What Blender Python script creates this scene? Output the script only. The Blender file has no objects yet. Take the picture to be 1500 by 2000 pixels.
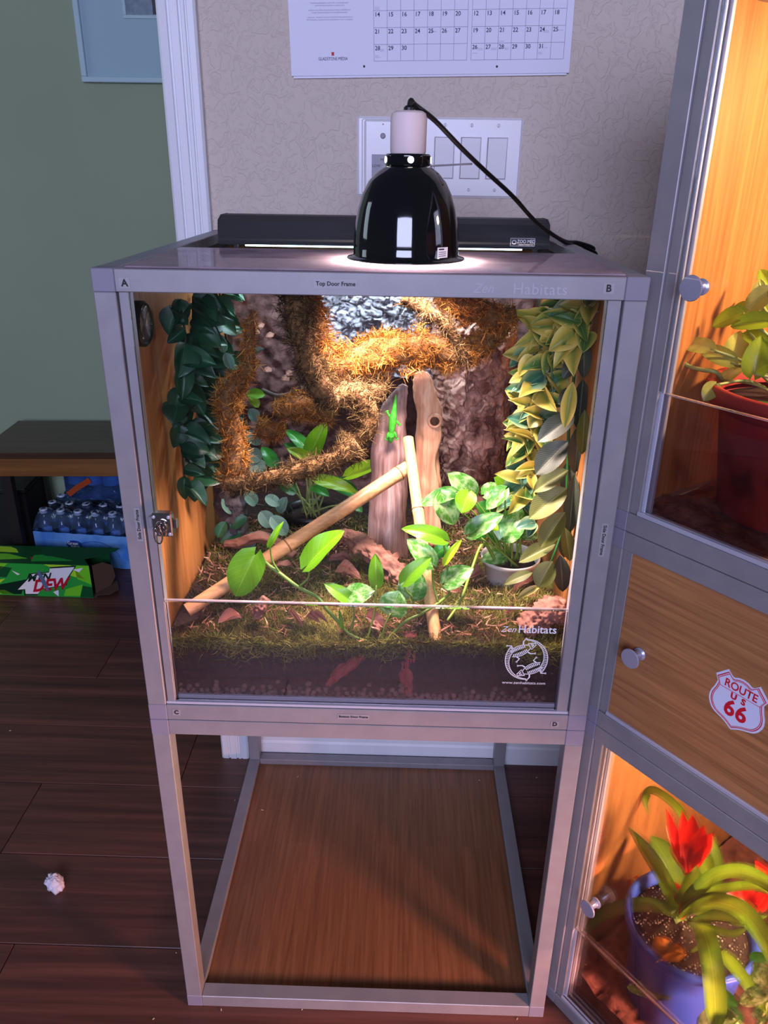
import bpy, bmesh, math, random
from mathutils import Vector, Matrix, noise
import numpy as np

random.seed(7)
SC = bpy.context.scene
COL = SC.collection

# ------------------------------------------------------------------ camera
F_PX = 1518.52
CAM = Vector((0.34217, -0.87687, 1.32128))
YAW, PITCH, ROLL = -0.01908, -0.41337, 0.01457


def cam_axes():
    f = Vector((math.sin(YAW) * math.cos(PITCH), math.cos(YAW) * math.cos(PITCH), math.sin(PITCH)))
    r = Vector((math.cos(YAW), -math.sin(YAW), 0))
    u = r.cross(f)
    c, s = math.cos(ROLL), math.sin(ROLL)
    return c * r + s * u, c * u - s * r, f


CR, CU, CF = cam_axes()
cd = bpy.data.cameras.new('camera')
cd.sensor_fit = 'VERTICAL'
cd.sensor_height = 36
cd.lens = 36 * F_PX / 2000
cd.clip_start = 0.02
cam = bpy.data.objects.new('camera', cd)
COL.objects.link(cam)
M = Matrix((CR, CU, -CF)).transposed().to_4x4()
M.translation = CAM
cam.matrix_world = M
SC.camera = cam

# ------------------------------------------------------------------ world, lights, exposure
W = bpy.data.worlds.new('world')
SC.world = W
W.use_nodes = True
W.node_tree.nodes['Background'].inputs[0].default_value = (0.50, 0.52, 0.78, 1)
W.node_tree.nodes['Background'].inputs[1].default_value = 0.095
SC.view_settings.view_transform = 'Standard'
SC.view_settings.look = 'None'
SC.view_settings.gamma = 1
SC.view_settings.exposure = 0.0
SC.view_settings.use_curve_mapping = False
SC.cycles.use_denoising = True
SC.cycles.max_bounces = 6
SC.cycles.diffuse_bounces = 3
SC.cycles.glossy_bounces = 3
SC.cycles.transparent_max_bounces = 16
SC.cycles.use_adaptive_sampling = True
SC.cycles.adaptive_threshold = 0.02
SC.cycles.caustics_reflective = False
SC.cycles.caustics_refractive = False
SC.cycles.sample_clamp_indirect = 6


def area_light(name, loc, target, sx, sy, power, col):
    l = bpy.data.lights.new(name, 'AREA')
    l.shape = 'RECTANGLE'
    l.size, l.size_y = sx, sy
    l.energy = power
    l.color = col
    o = bpy.data.objects.new(name, l)
    COL.objects.link(o)
    o.location = loc
    o.rotation_euler = (Vector(target) - Vector(loc)).to_track_quat('-Z', 'Y').to_euler()
    return o


# daylight through the window behind the photographer
area_light('window_daylight', (0.1, -3.4, 1.95), (0.2, 0.6, 1.1), 2.0, 1.3, 138, (0.62, 0.66, 1.0))
# daylight in the further room beyond the door opening
area_light('far_room_daylight', (-3.0, 0.9, 1.9), (-0.7, 1.9, 0.6), 1.0, 1.2, 10, (0.72, 0.90, 1.0))

# ------------------------------------------------------------------ pixel helpers (measuring only)


def ray(px, py):
    return CF + CR * ((px - 750) / F_PX) - CU * ((py - 1000) / F_PX)


def at(px, py, Y):
    d = ray(px, py)
    return CAM + d * ((Y - CAM.y) / d.y)


def atz(px, py, Z):
    d = ray(px, py)
    return CAM + d * ((Z - CAM.z) / d.z)


STH = math.radians(-53.1)
S0 = Vector((0.6166, 0.0469, 0))
SROT = Matrix.Rotation(STH, 4, 'Z')
SMAT = Matrix.Translation(S0) @ SROT
SINV = SMAT.inverted()


def sat(px, py, b):
    """point of the right-hand stack, in its own frame, b metres behind its front"""
    o = SINV @ CAM
    d = SINV.to_3x3() @ ray(px, py)
    return o + d * ((b - o.y) / d.y)


# ------------------------------------------------------------------ colours and materials


def S(r, g, b):
    def c(x):
        x /= 255
        return x / 12.92 if x <= 0.04045 else ((x + 0.055) / 1.055) ** 2.4
    return (c(r), c(g), c(b), 1)


MATS = {}


def newmat(name):
    m = bpy.data.materials.new(name)
    m.use_nodes = True
    nt = m.node_tree
    nt.nodes.clear()
    out = nt.nodes.new('ShaderNodeOutputMaterial')
    MATS[name] = m
    return m, nt, out


def nd(nt, t, **kw):
    n = nt.nodes.new(t)
    for k, v in kw.items():
        if k.startswith('i_'):
            key = k[2:]
            key = int(key) if key.isdigit() else key.replace('_', ' ')
            n.inputs[key].default_value = v
        else:
            setattr(n, k, v)
    return n


def lk(nt, a, ao, b, bi):
    nt.links.new(a.outputs[ao], b.inputs[bi])


def ramp(nt, stops):
    r = nt.nodes.new('ShaderNodeValToRGB')
    el = r.color_ramp.elements
    while len(el) > 1:
        el.remove(el[-1])
    el[0].position, el[0].color = stops[0]
    for p, c in stops[1:]:
        e = el.new(p)
        e.color = c
    return r


def pmat(name, col, rough=0.5, metal=0.0, col2=None, nscale=20, stretch=(1, 1, 1), bump=0.0, bscale=60,
         lo=0.35, hi=0.65, coat=0.0, detail=4, transl=0.0, spec=0.5, coord='Object', bdist=0.002):
    """principled with optional two-colour noise and bump"""
    m, nt, out = newmat(name)
    b = nd(nt, 'ShaderNodeBsdfPrincipled')
    b.inputs['Base Color'].default_value = col
    b.inputs['Roughness'].default_value = rough
    b.inputs['Metallic'].default_value = metal
    b.inputs['Coat Weight'].default_value = coat
    b.inputs['Specular IOR Level'].default_value = spec
    tc = nd(nt, 'ShaderNodeTexCoord')
    mp = nd(nt, 'ShaderNodeMapping')
    mp.inputs['Scale'].default_value = stretch
    lk(nt, tc, coord, mp, 0)
    colsock = None
    if col2 is not None:
        n = nd(nt, 'ShaderNodeTexNoise')
        n.inputs['Scale'].default_value = nscale
        n.inputs['Detail'].default_value = detail
        lk(nt, mp, 0, n, 'Vector')
        r = ramp(nt, [(lo, col), (hi, col2)])
        lk(nt, n, 0, r, 0)
        lk(nt, r, 0, b, 'Base Color')
        colsock = r
    if bump:
        n2 = nd(nt, 'ShaderNodeTexNoise')
        n2.inputs['Scale'].default_value = bscale
        n2.inputs['Detail'].default_value = 5
        lk(nt, mp, 0, n2, 'Vector')
        bp = nd(nt, 'ShaderNodeBump')
        bp.inputs['Strength'].default_value = bump
        bp.inputs['Distance'].default_value = bdist
        lk(nt, n2, 0, bp, 'Height')
        lk(nt, bp, 0, b, 'Normal')
    if transl:
        t = nd(nt, 'ShaderNodeBsdfTranslucent')
        t.inputs[0].default_value = col
        if colsock:
            lk(nt, colsock, 0, t, 0)
        mx = nd(nt, 'ShaderNodeMixShader')
        mx.inputs[0].default_value = transl
        lk(nt, b, 0, mx, 1)
        lk(nt, t, 0, mx, 2)
        lk(nt, mx, 0, out, 0)
    else:
        lk(nt, b, 0, out, 0)
    return m


def woodmat(name, c1, c2, axis='X', scale=1.0, rough=0.4, strips=0.0, coat=0.0, bump=0.05, c3=None, strip_w=0.02):
    """grain running along the given object axis; strips = laminated bamboo strips"""
    m, nt, out = newmat(name)
    b = nd(nt, 'ShaderNodeBsdfPrincipled')
    b.inputs['Roughness'].default_value = rough
    b.inputs['Coat Weight'].default_value = coat
    b.inputs['Coat Roughness'].default_value = 0.15
    tc = nd(nt, 'ShaderNodeTexCoord')
    mp = nd(nt, 'ShaderNodeMapping')
    s = {'X': (2, 55, 55), 'Y': (55, 2, 55), 'Z': (55, 55, 2)}[axis]
    mp.inputs['Scale'].default_value = tuple(v * scale for v in s)
    lk(nt, tc, 'Object', mp, 0)
    n = nd(nt, 'ShaderNodeTexNoise')
    n.inputs['Scale'].default_value = 1.6
    n.inputs['Detail'].default_value = 7
    n.inputs['Roughness'].default_value = 0.62
    n.inputs['Distortion'].default_value = 0.35
    lk(nt, mp, 0, n, 'Vector')
    mid = c3 or tuple((c1[i] + c2[i]) / 2 for i in range(4))
    r = ramp(nt, [(0.28, c1), (0.5, mid), (0.72, c2)])
    lk(nt, n, 0, r, 0)
    last = r
    if strips:
        mp2 = nd(nt, 'ShaderNodeMapping')
        a, c = 1 / 0.35, 1 / strip_w
        mp2.inputs['Scale'].default_value = {'X': (a, c, c), 'Y': (c, a, c), 'Z': (c, c, a)}[axis]
        lk(nt, tc, 'Object', mp2, 0)
        fl = nd(nt, 'ShaderNodeVectorMath', operation='FLOOR')
        lk(nt, mp2, 0, fl, 0)
        wn = nd(nt, 'ShaderNodeTexWhiteNoise')
        lk(nt, fl, 0, wn, 'Vector')
        mr = nd(nt, 'ShaderNodeMapRange')
        mr.inputs['To Min'].default_value = 1 - strips
        mr.inputs['To Max'].default_value = 1 + strips * 0.6
        lk(nt, wn, 'Value', mr, 0)
        vm = nd(nt, 'ShaderNodeVectorMath', operation='SCALE')
        lk(nt, r, 0, vm, 0)
        lk(nt, mr, 0, vm, 'Scale')
        last = vm
    lk(nt, last, 0, b, 'Base Color')
    bp = nd(nt, 'ShaderNodeBump')
    bp.inputs['Strength'].default_value = bump
    bp.inputs['Distance'].default_value = 0.001
    lk(nt, n, 0, bp, 'Height')
    lk(nt, bp, 0, b, 'Normal')
    lk(nt, b, 0, out, 0)
    return m


def glassmat(name, tint=(1, 1, 1, 1), gloss=1.0, haze=0.0, hazecol=(0.6, 0.5, 0.5, 1), rough=0.0, hmin=0.0, translucent=0.0):
    m, nt, out = newmat(name)
    t = nd(nt, 'ShaderNodeBsdfTransparent')
    t.inputs[0].default_value = tint
    g = nd(nt, 'ShaderNodeBsdfGlossy')
    g.inputs['Roughness'].default_value = rough
    fr = nd(nt, 'ShaderNodeFresnel')
    fr.inputs[0].default_value = 1.45
    mu = nd(nt, 'ShaderNodeMath', operation='MULTIPLY')
    mu.inputs[1].default_value = gloss
    lk(nt, fr, 0, mu, 0)
    mx = nd(nt, 'ShaderNodeMixShader')
    lk(nt, mu, 0, mx, 0)
    lk(nt, t, 0, mx, 1)
    lk(nt, g, 0, mx, 2)
    last = mx
    if haze:
        d = nd(nt, 'ShaderNodeBsdfDiffuse')
        d.inputs[0].default_value = hazecol
        tc = nd(nt, 'ShaderNodeTexCoord')
        n = nd(nt, 'ShaderNodeTexNoise')
        n.inputs['Scale'].default_value = 14
        n.inputs['Detail'].default_value = 6
        lk(nt, tc, 'Object', n, 'Vector')
        mr = nd(nt, 'ShaderNodeMapRange')
        mr.inputs['From Min'].default_value = 0.35
        mr.inputs['From Max'].default_value = 0.75
        mr.inputs['To Max'].default_value = haze
        mr.inputs['To Min'].default_value = hmin
        lk(nt, n, 0, mr, 0)
        if translucent:
            tl = nd(nt, 'ShaderNodeBsdfTranslucent')
            tl.inputs[0].default_value = hazecol
            m3 = nd(nt, 'ShaderNodeMixShader')
            m3.inputs[0].default_value = translucent
            lk(nt, d, 0, m3, 1)
            lk(nt, tl, 0, m3, 2)
            d = m3
        m2 = nd(nt, 'ShaderNodeMixShader')
        lk(nt, mr, 0, m2, 0)
        lk(nt, last, 0, m2, 1)
        lk(nt, d, 0, m2, 2)
        last = m2
    lk(nt, last, 0, out, 0)
    return m


def emitmat(name, col, strength):
    m, nt, out = newmat(name)
    e = nd(nt, 'ShaderNodeEmission')
    e.inputs[0].default_value = col
    e.inputs[1].default_value = strength
    lk(nt, e, 0, out, 0)
    return m


def mossmat(name, c1, c2, c3):
    """colour per strand from the point attribute 'var'"""
    m, nt, out = newmat(name)
    a = nd(nt, 'ShaderNodeAttribute', attribute_name='var')
    r = ramp(nt, [(0.0, c1), (0.5, c2), (1.0, c3)])
    lk(nt, a, 'Fac', r, 0)
    d = nd(nt, 'ShaderNodeBsdfDiffuse')
    t = nd(nt, 'ShaderNodeBsdfTranslucent')
    lk(nt, r, 0, d, 0)
    lk(nt, r, 0, t, 0)
    mx = nd(nt, 'ShaderNodeMixShader')
    mx.inputs[0].default_value = 0.3
    lk(nt, d, 0, mx, 1)
    lk(nt, t, 0, mx, 2)
    lk(nt, mx, 0, out, 0)
    return m


def leafmat(name, base, edge, vein, rough=0.32, vein_n=9, vein_amt=0.4, patch=None, patch_amt=0.5, transl=0.35, center=None):
    """leaf blade: UV x = across (-1..1 mapped 0..1), UV y = along"""
    m, nt, out = newmat(name)
    uv = nd(nt, 'ShaderNodeUVMap')
    sp = nd(nt, 'ShaderNodeSeparateXYZ')
    lk(nt, uv, 0, sp, 0)
    ab = nd(nt, 'ShaderNodeMath', operation='SUBTRACT')
    lk(nt, sp, 0, ab, 0)
    ab.inputs[1].default_value = 0.5
    au = nd(nt, 'ShaderNodeMath', operation='ABSOLUTE')
    lk(nt, ab, 0, au, 0)
    # blade colour from centre to edge
    r = ramp(nt, [(0.0, center or base), (0.22, base), (0.5, edge)])
    lk(nt, au, 0, r, 0)
    # patches
    last = r
    oi = nd(nt, 'ShaderNodeObjectInfo')
    if patch is not None:
        tc = nd(nt, 'ShaderNodeTexCoord')
        ad = nd(nt, 'ShaderNodeVectorMath', operation='ADD')
        lk(nt, tc, 'UV', ad, 0)
        sc = nd(nt, 'ShaderNodeMath', operation='MULTIPLY')
        sc.inputs[1].default_value = 37
        lk(nt, oi, 'Random', sc, 0)
        lk(nt, sc, 0, ad, 1)
        n = nd(nt, 'ShaderNodeTexNoise')
        n.inputs['Scale'].default_value = 5
        n.inputs['Detail'].default_value = 5
        lk(nt, ad, 0, n, 'Vector')
        pr = ramp(nt, [(0.45, (0, 0, 0, 1)), (0.62, (patch_amt, patch_amt, patch_amt, 1))])
        lk(nt, n, 0, pr, 0)
        mx = nd(nt, 'ShaderNodeMix', data_type='RGBA')
        lk(nt, pr, 0, mx, 0)
        lk(nt, last, 0, mx, 6)
        mx.inputs[7].default_value = patch
        last, lo = mx, 2
    else:
        lo = 0
    # midrib and side veins
    m1 = nd(nt, 'ShaderNodeMath', operation='LESS_THAN')
    m1.inputs[1].default_value = 0.016
    lk(nt, au, 0, m1, 0)
    k = nd(nt, 'ShaderNodeMath', operation='MULTIPLY_ADD')   # t*n - |u|*n*.8
    lk(nt, au, 0, k, 0)
    k.inputs[1].default_value = -0.8 * vein_n
    tv = nd(nt, 'ShaderNodeMath', operation='MULTIPLY')
    tv.inputs[1].default_value = vein_n
    lk(nt, sp, 1, tv, 0)
    lk(nt, tv, 0, k, 2)
    fr = nd(nt, 'ShaderNodeMath', operation='FRACT')
    lk(nt, k, 0, fr, 0)
    m2 = nd(nt, 'ShaderNodeMath', operation='LESS_THAN')
    m2.inputs[1].default_value = 0.14
    lk(nt, fr, 0, m2, 0)
    m2s = nd(nt, 'ShaderNodeMath', operation='MULTIPLY')
    m2s.inputs[1].default_value = vein_amt
    lk(nt, m2, 0, m2s, 0)
    mm = nd(nt, 'ShaderNodeMath', operation='MAXIMUM')
    m1s = nd(nt, 'ShaderNodeMath', operation='MULTIPLY')
    m1s.inputs[1].default_value = 0.8
    lk(nt, m1, 0, m1s, 0)
    lk(nt, m1s, 0, mm, 0)
    lk(nt, m2s, 0, mm, 1)
    mv = nd(nt, 'ShaderNodeMix', data_type='RGBA')
    lk(nt, mm, 0, mv, 0)
    nt.links.new(last.outputs[lo], mv.inputs[6])
    mv.inputs[7].default_value = vein
    # hue/brightness variation from leaf to leaf
    hs = nd(nt, 'ShaderNodeHueSaturation')
    mr = nd(nt, 'ShaderNodeMapRange')
    mr.inputs['To Min'].default_value = 0.78
    mr.inputs['To Max'].default_value = 1.2
    lk(nt, oi, 'Random', mr, 0)
    lk(nt, mr, 0, hs, 'Value')
    nt.links.new(mv.outputs[2], hs.inputs['Color'])
    b = nd(nt, 'ShaderNodeBsdfPrincipled')
    b.inputs['Roughness'].default_value = rough
    lk(nt, hs, 0, b, 'Base Color')
    bp = nd(nt, 'ShaderNodeBump')
    bp.inputs['Strength'].default_value = 0.25
    bp.inputs['Distance'].default_value = 0.001
    bp.invert = True
    lk(nt, mm, 0, bp, 'Height')
    lk(nt, bp, 0, b, 'Normal')
    t = nd(nt, 'ShaderNodeBsdfTranslucent')
    lk(nt, hs, 0, t, 0)
    mx2 = nd(nt, 'ShaderNodeMixShader')
    mx2.inputs[0].default_value = transl
    lk(nt, b, 0, mx2, 1)
    lk(nt, t, 0, mx2, 2)
    lk(nt, mx2, 0, out, 0)
    return m


ALU = pmat('brushed_aluminium', S(143, 139, 144), 0.42, 0.25, S(136, 132, 138), 30, bump=0.0)
ALU_LT = pmat('channel_aluminium', S(196, 196, 214), 0.33, 0.4)
BLOCK = pmat('grey_plastic_block', S(124, 120, 136), 0.5, 0.0)
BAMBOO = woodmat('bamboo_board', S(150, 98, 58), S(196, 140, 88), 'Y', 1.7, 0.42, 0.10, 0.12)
BAMBOO_X = woodmat('bamboo_board_cross', S(132, 84, 52), S(180, 124, 80), 'X', 1.9, 0.42, 0.12, 0.1, strip_w=0.019)
BAMBOO_Z = woodmat('bamboo_board_upright', S(160, 96, 48), S(205, 138, 78), 'Z', 1.6, 0.42, 0.07, 0.1)
BLACK_M = pmat('black_enamel', S(12, 12, 15), 0.07, 0.0, coat=0.6)
BLACK = pmat('black_satin_metal', S(15, 15, 19), 0.5, 0.0, spec=0.3)
RUBBER = pmat('black_rubber', S(14, 14, 15), 0.45)
WHITE = pmat('white_paint', S(226, 226, 232), 0.4, 0, S(214, 214, 222), 8, stretch=(1, 1, 0.2), bump=0.03, bscale=40)
WHITE_PL = pmat('white_plastic', S(222, 218, 224), 0.32)
CERAMIC = pmat('porcelain', S(226, 205, 205), 0.6)
PAPER = pmat('calendar_paper', S(226, 224, 240), 0.7)
INK = pmat('printed_ink', S(40, 36, 84), 0.7)
INK_BLACK = pmat('black_ink', S(12, 12, 14), 0.6)
INK_GREY = pmat('grey_ink', S(140, 135, 160), 0.7)
INK_RED = pmat('red_ink', S(190, 24, 40), 0.6)
INK_WHITE = pmat('white_print', S(236, 232, 236), 0.6)
STICKER = pmat('pale_sticker', S(149, 145, 150), 0.45, 0.15)
CHROME = pmat('chrome', S(215, 205, 200), 0.12, 1.0)
GLASS = glassmat('clear_glass', (0.97, 0.98, 0.97, 1), 0.8)
GLASS_LIP = glassmat('front_lip_glass', (0.93, 0.89, 0.89, 1), 0.8, 0.008, S(150, 110, 112))
GLASS_EDGE = glassmat('glass_edge', (0.8, 0.8, 0.8, 1), 1.0, 0.85, S(205, 180, 185))
SHEET = glassmat('plastic_sheet', (0.92, 0.90, 0.94, 1), 1.0, 0.80, S(228, 206, 224), hmin=0.34, translucent=0.5)
FILM = glassmat('shrink_film', (0.85, 0.88, 0.95, 1), 1.6, 0.30, S(120, 150, 190), 0.1)
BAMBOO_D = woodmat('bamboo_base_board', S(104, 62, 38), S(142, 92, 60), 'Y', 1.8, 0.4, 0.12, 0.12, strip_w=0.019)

# ------------------------------------------------------------------ mesh builder


class MB:
    def __init__(s):
        s.v, s.f, s.uv = [], [], None

    def box(s, x0, x1, y0, y1, z0, z1, c=0.0):
        if c <= 0:
            n = len(s.v)
            s.v += [(x, y, z) for x in (x0, x1) for y in (y0, y1) for z in (z0, z1)]
            s.f += [tuple(n + i for i in q) for q in ((0, 1, 3, 2), (4, 6, 7, 5), (0, 4, 5, 1), (2, 3, 7, 6), (0, 2, 6, 4), (1, 5, 7, 3))]
            return s
        lo, hi = (x0, y0, z0), (x1, y1, z1)
        idx = {}
        for cr in [(i, j, k) for i in (0, 1) for j in (0, 1) for k in (0, 1)]:
            for a in range(3):
                p = []
                for b in range(3):
                    e = hi[b] if cr[b] else lo[b]
                    if b != a:
                        e += -c if cr[b] else c
                    p.append(e)
                idx[cr, a] = len(s.v)
                s.v.append(tuple(p))
        for a in range(3):
            b, d = (a + 1) % 3, (a + 2) % 3
            for sg in (0, 1):
                q = []
                for (u, w) in ((0, 0), (1, 0), (1, 1), (0, 1)):
                    cr = [0, 0, 0]
                    cr[a], cr[b], cr[d] = sg, u, w
                    q.append(idx[tuple(cr), a])
                s.f.append(tuple(q))
            # edges running along axis a, between faces b and d
            for u in (0, 1):
                for w in (0, 1):
                    c0, c1 = [0, 0, 0], [0, 0, 0]
                    c0[b] = c1[b] = u
                    c0[d] = c1[d] = w
                    c1[a] = 1
                    c0, c1 = tuple(c0), tuple(c1)
                    s.f.append((idx[c0, b], idx[c1, b], idx[c1, d], idx[c0, d]))
        for cr in [(i, j, k) for i in (0, 1) for j in (0, 1) for k in (0, 1)]:
            s.f.append((idx[cr, 0], idx[cr, 1], idx[cr, 2]))
        return s

    def tube(s, pts, rad, n=8, caps=True, squash=1.0, wob=None):
        pts = [Vector(p) for p in pts]
        if not hasattr(rad, '__len__'):
            rad = [rad] * len(pts)
        t0 = (pts[1] - pts[0]).normalized()
        up = Vector((0, 0, 1)) if abs(t0.z) < 0.9 else Vector((0, 1, 0))
        a = t0.cross(up).normalized()
        st = len(s.v)
        for i, p in enumerate(pts):
            t = (pts[min(i + 1, len(pts) - 1)] - pts[max(i - 1, 0)])
            t = t.normalized() if t.length > 1e-9 else t0
            a = (a - t * a.dot(t)).normalized()
            b = t.cross(a)
            for k in range(n):
                th = 2 * math.pi * k / n
                r = rad[i] * (wob(i, k, th) if wob else 1)
                q = p + a * (r * math.cos(th)) + b * (r * math.sin(th) * squash)
                s.v.append(tuple(q))
        for i in range(len(pts) - 1):
            for k in range(n):
                k2 = (k + 1) % n
                s.f.append((st + i * n + k, st + i * n + k2, st + (i + 1) * n + k2, st + (i + 1) * n + k))
        if caps:
            s.f.append(tuple(st + k for k in range(n))[::-1])
            s.f.append(tuple(st + (len(pts) - 1) * n + k for k in range(n)))
        return s

    def lathe(s, prof, n=32, c=(0, 0, 0), axis='Z', cap=True):
        st = len(s.v)
        for r, z in prof:
            for k in range(n):
                th = 2 * math.pi * k / n
                x, y = r * math.cos(th), r * math.sin(th)
                p = {'Z': (x, y, z), 'X': (z, x, y), 'Y': (x, -z, y)}[axis]
                s.v.append((p[0] + c[0], p[1] + c[1], p[2] + c[2]))
        for i in range(len(prof) - 1):
            for k in range(n):
                k2 = (k + 1) % n
                s.f.append((st + i * n + k, st + i * n + k2, st + (i + 1) * n + k2, st + (i + 1) * n + k))
        if cap:
            s.f.append(tuple(st + k for k in range(n))[::-1])
            s.f.append(tuple(st + (len(prof) - 1) * n + k for k in range(n)))
        return s

    def grid(s, nu, nv, fn, uv=False):
        st = len(s.v)
        if uv and s.uv is None:
            s.uv = {}
        for j in range(nv + 1):
            for i in range(nu + 1):
                s.v.append(tuple(fn(i / nu, j / nv)))
                if uv:
                    s.uv[len(s.v) - 1] = (i / nu, j / nv)
        for j in range(nv):
            for i in range(nu):
                q = st + j * (nu + 1) + i
                s.f.append((q, q + 1, q + nu + 2, q + nu + 1))
        return s

    def prism(s, poly, fn, h=0.0006):
        """2-D polygon (list of (u,v)); fn(u,v,w) -> 3-D; w in 0..h"""
        st = len(s.v)
        n = len(poly)
        s.v += [tuple(fn(u, v, 0)) for u, v in poly] + [tuple(fn(u, v, h)) for u, v in poly]
        s.f.append(tuple(range(st, st + n))[::-1])
        s.f.append(tuple(range(st + n, st + 2 * n)))
        for i in range(n):
            j = (i + 1) % n
            s.f.append((st + i, st + j, st + n + j, st + n + i))
        return s

    def mesh(s, name, smooth=False, fix=True, shift=None):
        me = bpy.data.meshes.new(name)
        vs = s.v if shift is None else [(x - shift[0], y - shift[1], z - shift[2]) for x, y, z in s.v]
        me.from_pydata(vs, [], s.f)
        if s.uv is not None:
            ul = me.uv_layers.new(name='UVMap')
            for lp in me.loops:
                ul.data[lp.index].uv = s.uv.get(lp.vertex_index, (0, 0))
        if fix:
            bm = bmesh.new()
            bm.from_mesh(me)
            bmesh.ops.recalc_face_normals(bm, faces=bm.faces)
            bm.to_mesh(me)
            bm.free()
        if smooth:
            me.polygons.foreach_set('use_smooth', [True] * len(me.polygons))
            if smooth != 'all':
                try:
                    me.set_sharp_from_angle(angle=math.radians(38))
                except Exception:
                    pass
        me.update()
        return me


ORIG = {}


def root_of(o):
    while o.parent:
        o = o.parent
    return o


def tag(o, label=None, cat=None, group=None, kind=None):
    if label:
        o['label'] = label
    if cat:
        o['category'] = cat
    if group:
        o['group'] = group
    if kind:
        o['kind'] = kind
    return o


def thing(name, label, cat, loc=(0, 0, 0), rotz=0.0, group=None, world=True, kind=None):
    """an Empty at the base of a thing. world=True: its parts are given in world coordinates"""
    o = bpy.data.objects.new(name, None)
    o.empty_display_size = 0.02
    COL.objects.link(o)
    o.location = loc
    o.rotation_euler = (0, 0, rotz)
    ORIG[o.name] = Vector(loc) if world else Vector((0, 0, 0))
    return tag(o, label, cat, group, kind)


def put(name, me, mat, parent=None, label=None):
    o = bpy.data.objects.new(name, me)
    if mat is not None and not me.materials:
        me.materials.append(mat)
    COL.objects.link(o)
    if parent is not None:
        o.parent = parent
    if label:
        o['label'] = label
    return o


def part(mb, name, mat, parent, smooth=False, fix=True, label=None, kind=None):
    rt = root_of(parent)
    me = mb.mesh(name, smooth, fix, ORIG.get(rt.name, Vector((0, 0, 0))))
    o = put(name, me, mat, parent, label)
    if kind:
        o['kind'] = kind
    return o


def single(mb, name, mat, label=None, cat=None, group=None, kind=None, smooth=False, fix=True, loc=(0, 0, 0), rotz=0):
    """a thing that is one mesh; loc = its base"""
    me = mb.mesh(name, smooth, fix, Vector(loc) if rotz == 0 else None)
    o = put(name, me, mat)
    o.location = loc
    o.rotation_euler = (0, 0, rotz)
    ORIG[o.name] = Vector(loc)
    return tag(o, label, cat, group, kind)


TXT = {}


def text_mesh(s, size, bold=0.0, align='LEFT', shear=0.0, spacing=1.0, ext=0.0):
    key = (s, size, bold, align, shear, spacing, ext)
    if key in TXT:
        return TXT[key]
    cu = bpy.data.curves.new('lettering', 'FONT')
    cu.body = s
    cu.size = size
    cu.offset = bold
    cu.align_x = align
    cu.align_y = 'CENTER'
    cu.shear = shear
    cu.space_character = spacing
    cu.resolution_u = 3
    cu.extrude = ext
    o = bpy.data.objects.new('lettering', cu)
    COL.objects.link(o)
    dg = bpy.context.evaluated_depsgraph_get()
    me = bpy.data.meshes.new_from_object(o.evaluated_get(dg))
    bpy.data.objects.remove(o)
    bpy.data.curves.remove(cu)
    TXT[key] = me
    return me


def lettering(s, size, mat, parent, origin, xd, yd, bold=0.0, align='CENTER', shear=0.0, spacing=1.0, lift=0.0006, sx=1.0, name='lettering', shiftroot=True):
    me = text_mesh(s, size, bold, align, shear, spacing).copy()
    me.materials.clear()
    me.materials.append(mat)
    xd, yd = Vector(xd).normalized(), Vector(yd).normalized()
    zd = xd.cross(yd)
    mt = Matrix((xd * sx, yd, zd)).transposed().to_4x4()
    o = Vector(origin) + zd * lift
    if shiftroot:
        o = o - ORIG.get(root_of(parent).name, Vector((0, 0, 0)))
    mt.translation = o
    me.transform(mt)
    return put(name, me, None, parent)


def bez(p, n=12):
    """Catmull-Rom through the points"""
    p = [Vector(q) for q in p]
    p = [p[0] * 2 - p[1]] + p + [p[-1] * 2 - p[-2]]
    out = []
    for i in range(1, len(p) - 2):
        for k in range(n):
            t = k / n
            a, b, c, d = p[i - 1], p[i], p[i + 1], p[i + 2]
            out.append(0.5 * ((2 * b) + (c - a) * t + (2 * a - 5 * b + 4 * c - d) * t * t + (3 * b - a - 3 * c + d) * t ** 3))
    out.append(p[-2])
    return out

# ================================================================== THE ROOM
FLOOR_BASE = pmat('floor_gap', S(18, 12, 11), 0.8)


def plankmat():
    m = woodmat('floor_plank_wood', S(58, 33, 28), S(112, 68, 56), 'X', 0.42, 0.38, 0, 0.0, 0.08, c3=S(84, 50, 42))
    nt = m.node_tree
    mp = [n for n in nt.nodes if n.type == 'MAPPING'][0]
    oi = nd(nt, 'ShaderNodeObjectInfo')
    mu = nd(nt, 'ShaderNodeMath', operation='MULTIPLY')
    mu.inputs[1].default_value = 91
    lk(nt, oi, 'Random', mu, 0)
    lk(nt, mu, 0, mp, 'Location')
    return m


PLANK = plankmat()
fl = single(MB().box(-2.6, 2.2, -1.9, 2.1, -0.03, -0.006), 'floor', FLOOR_BASE, kind='structure')
PW = 0.2045
rows = {}
for r in range(-10, 11):
    y0 = 0.1055 + r * PW
    if y0 > 2.0 or y0 < -1.8:
        continue
    joints = {4: [-0.497], 2: [-0.155], 1: [-0.475], 0: [0.42], 3: [0.35], 5: [-0.9], -1: [-0.35]}.get(r, [random.uniform(-0.6, 0.6)])
    xs = [joints[0] - 1.3, joints[0], joints[0] + 1.3]
    xs = [-2.55] + [x for x in xs if -2.5 < x < 2.1] + [2.15]
    for a, b in zip(xs[:-1], xs[1:]):
        mb = MB().box(-(b - a) / 2 + 0.0006, (b - a) / 2 - 0.0006, -PW / 2 + 0.0006, PW / 2 - 0.0006, -0.0055, 0, 0.0012)
        o = put('plank', mb.mesh('plank'), PLANK, fl)
        o.location = ((a + b) / 2, y0 + PW / 2, 0)

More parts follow.
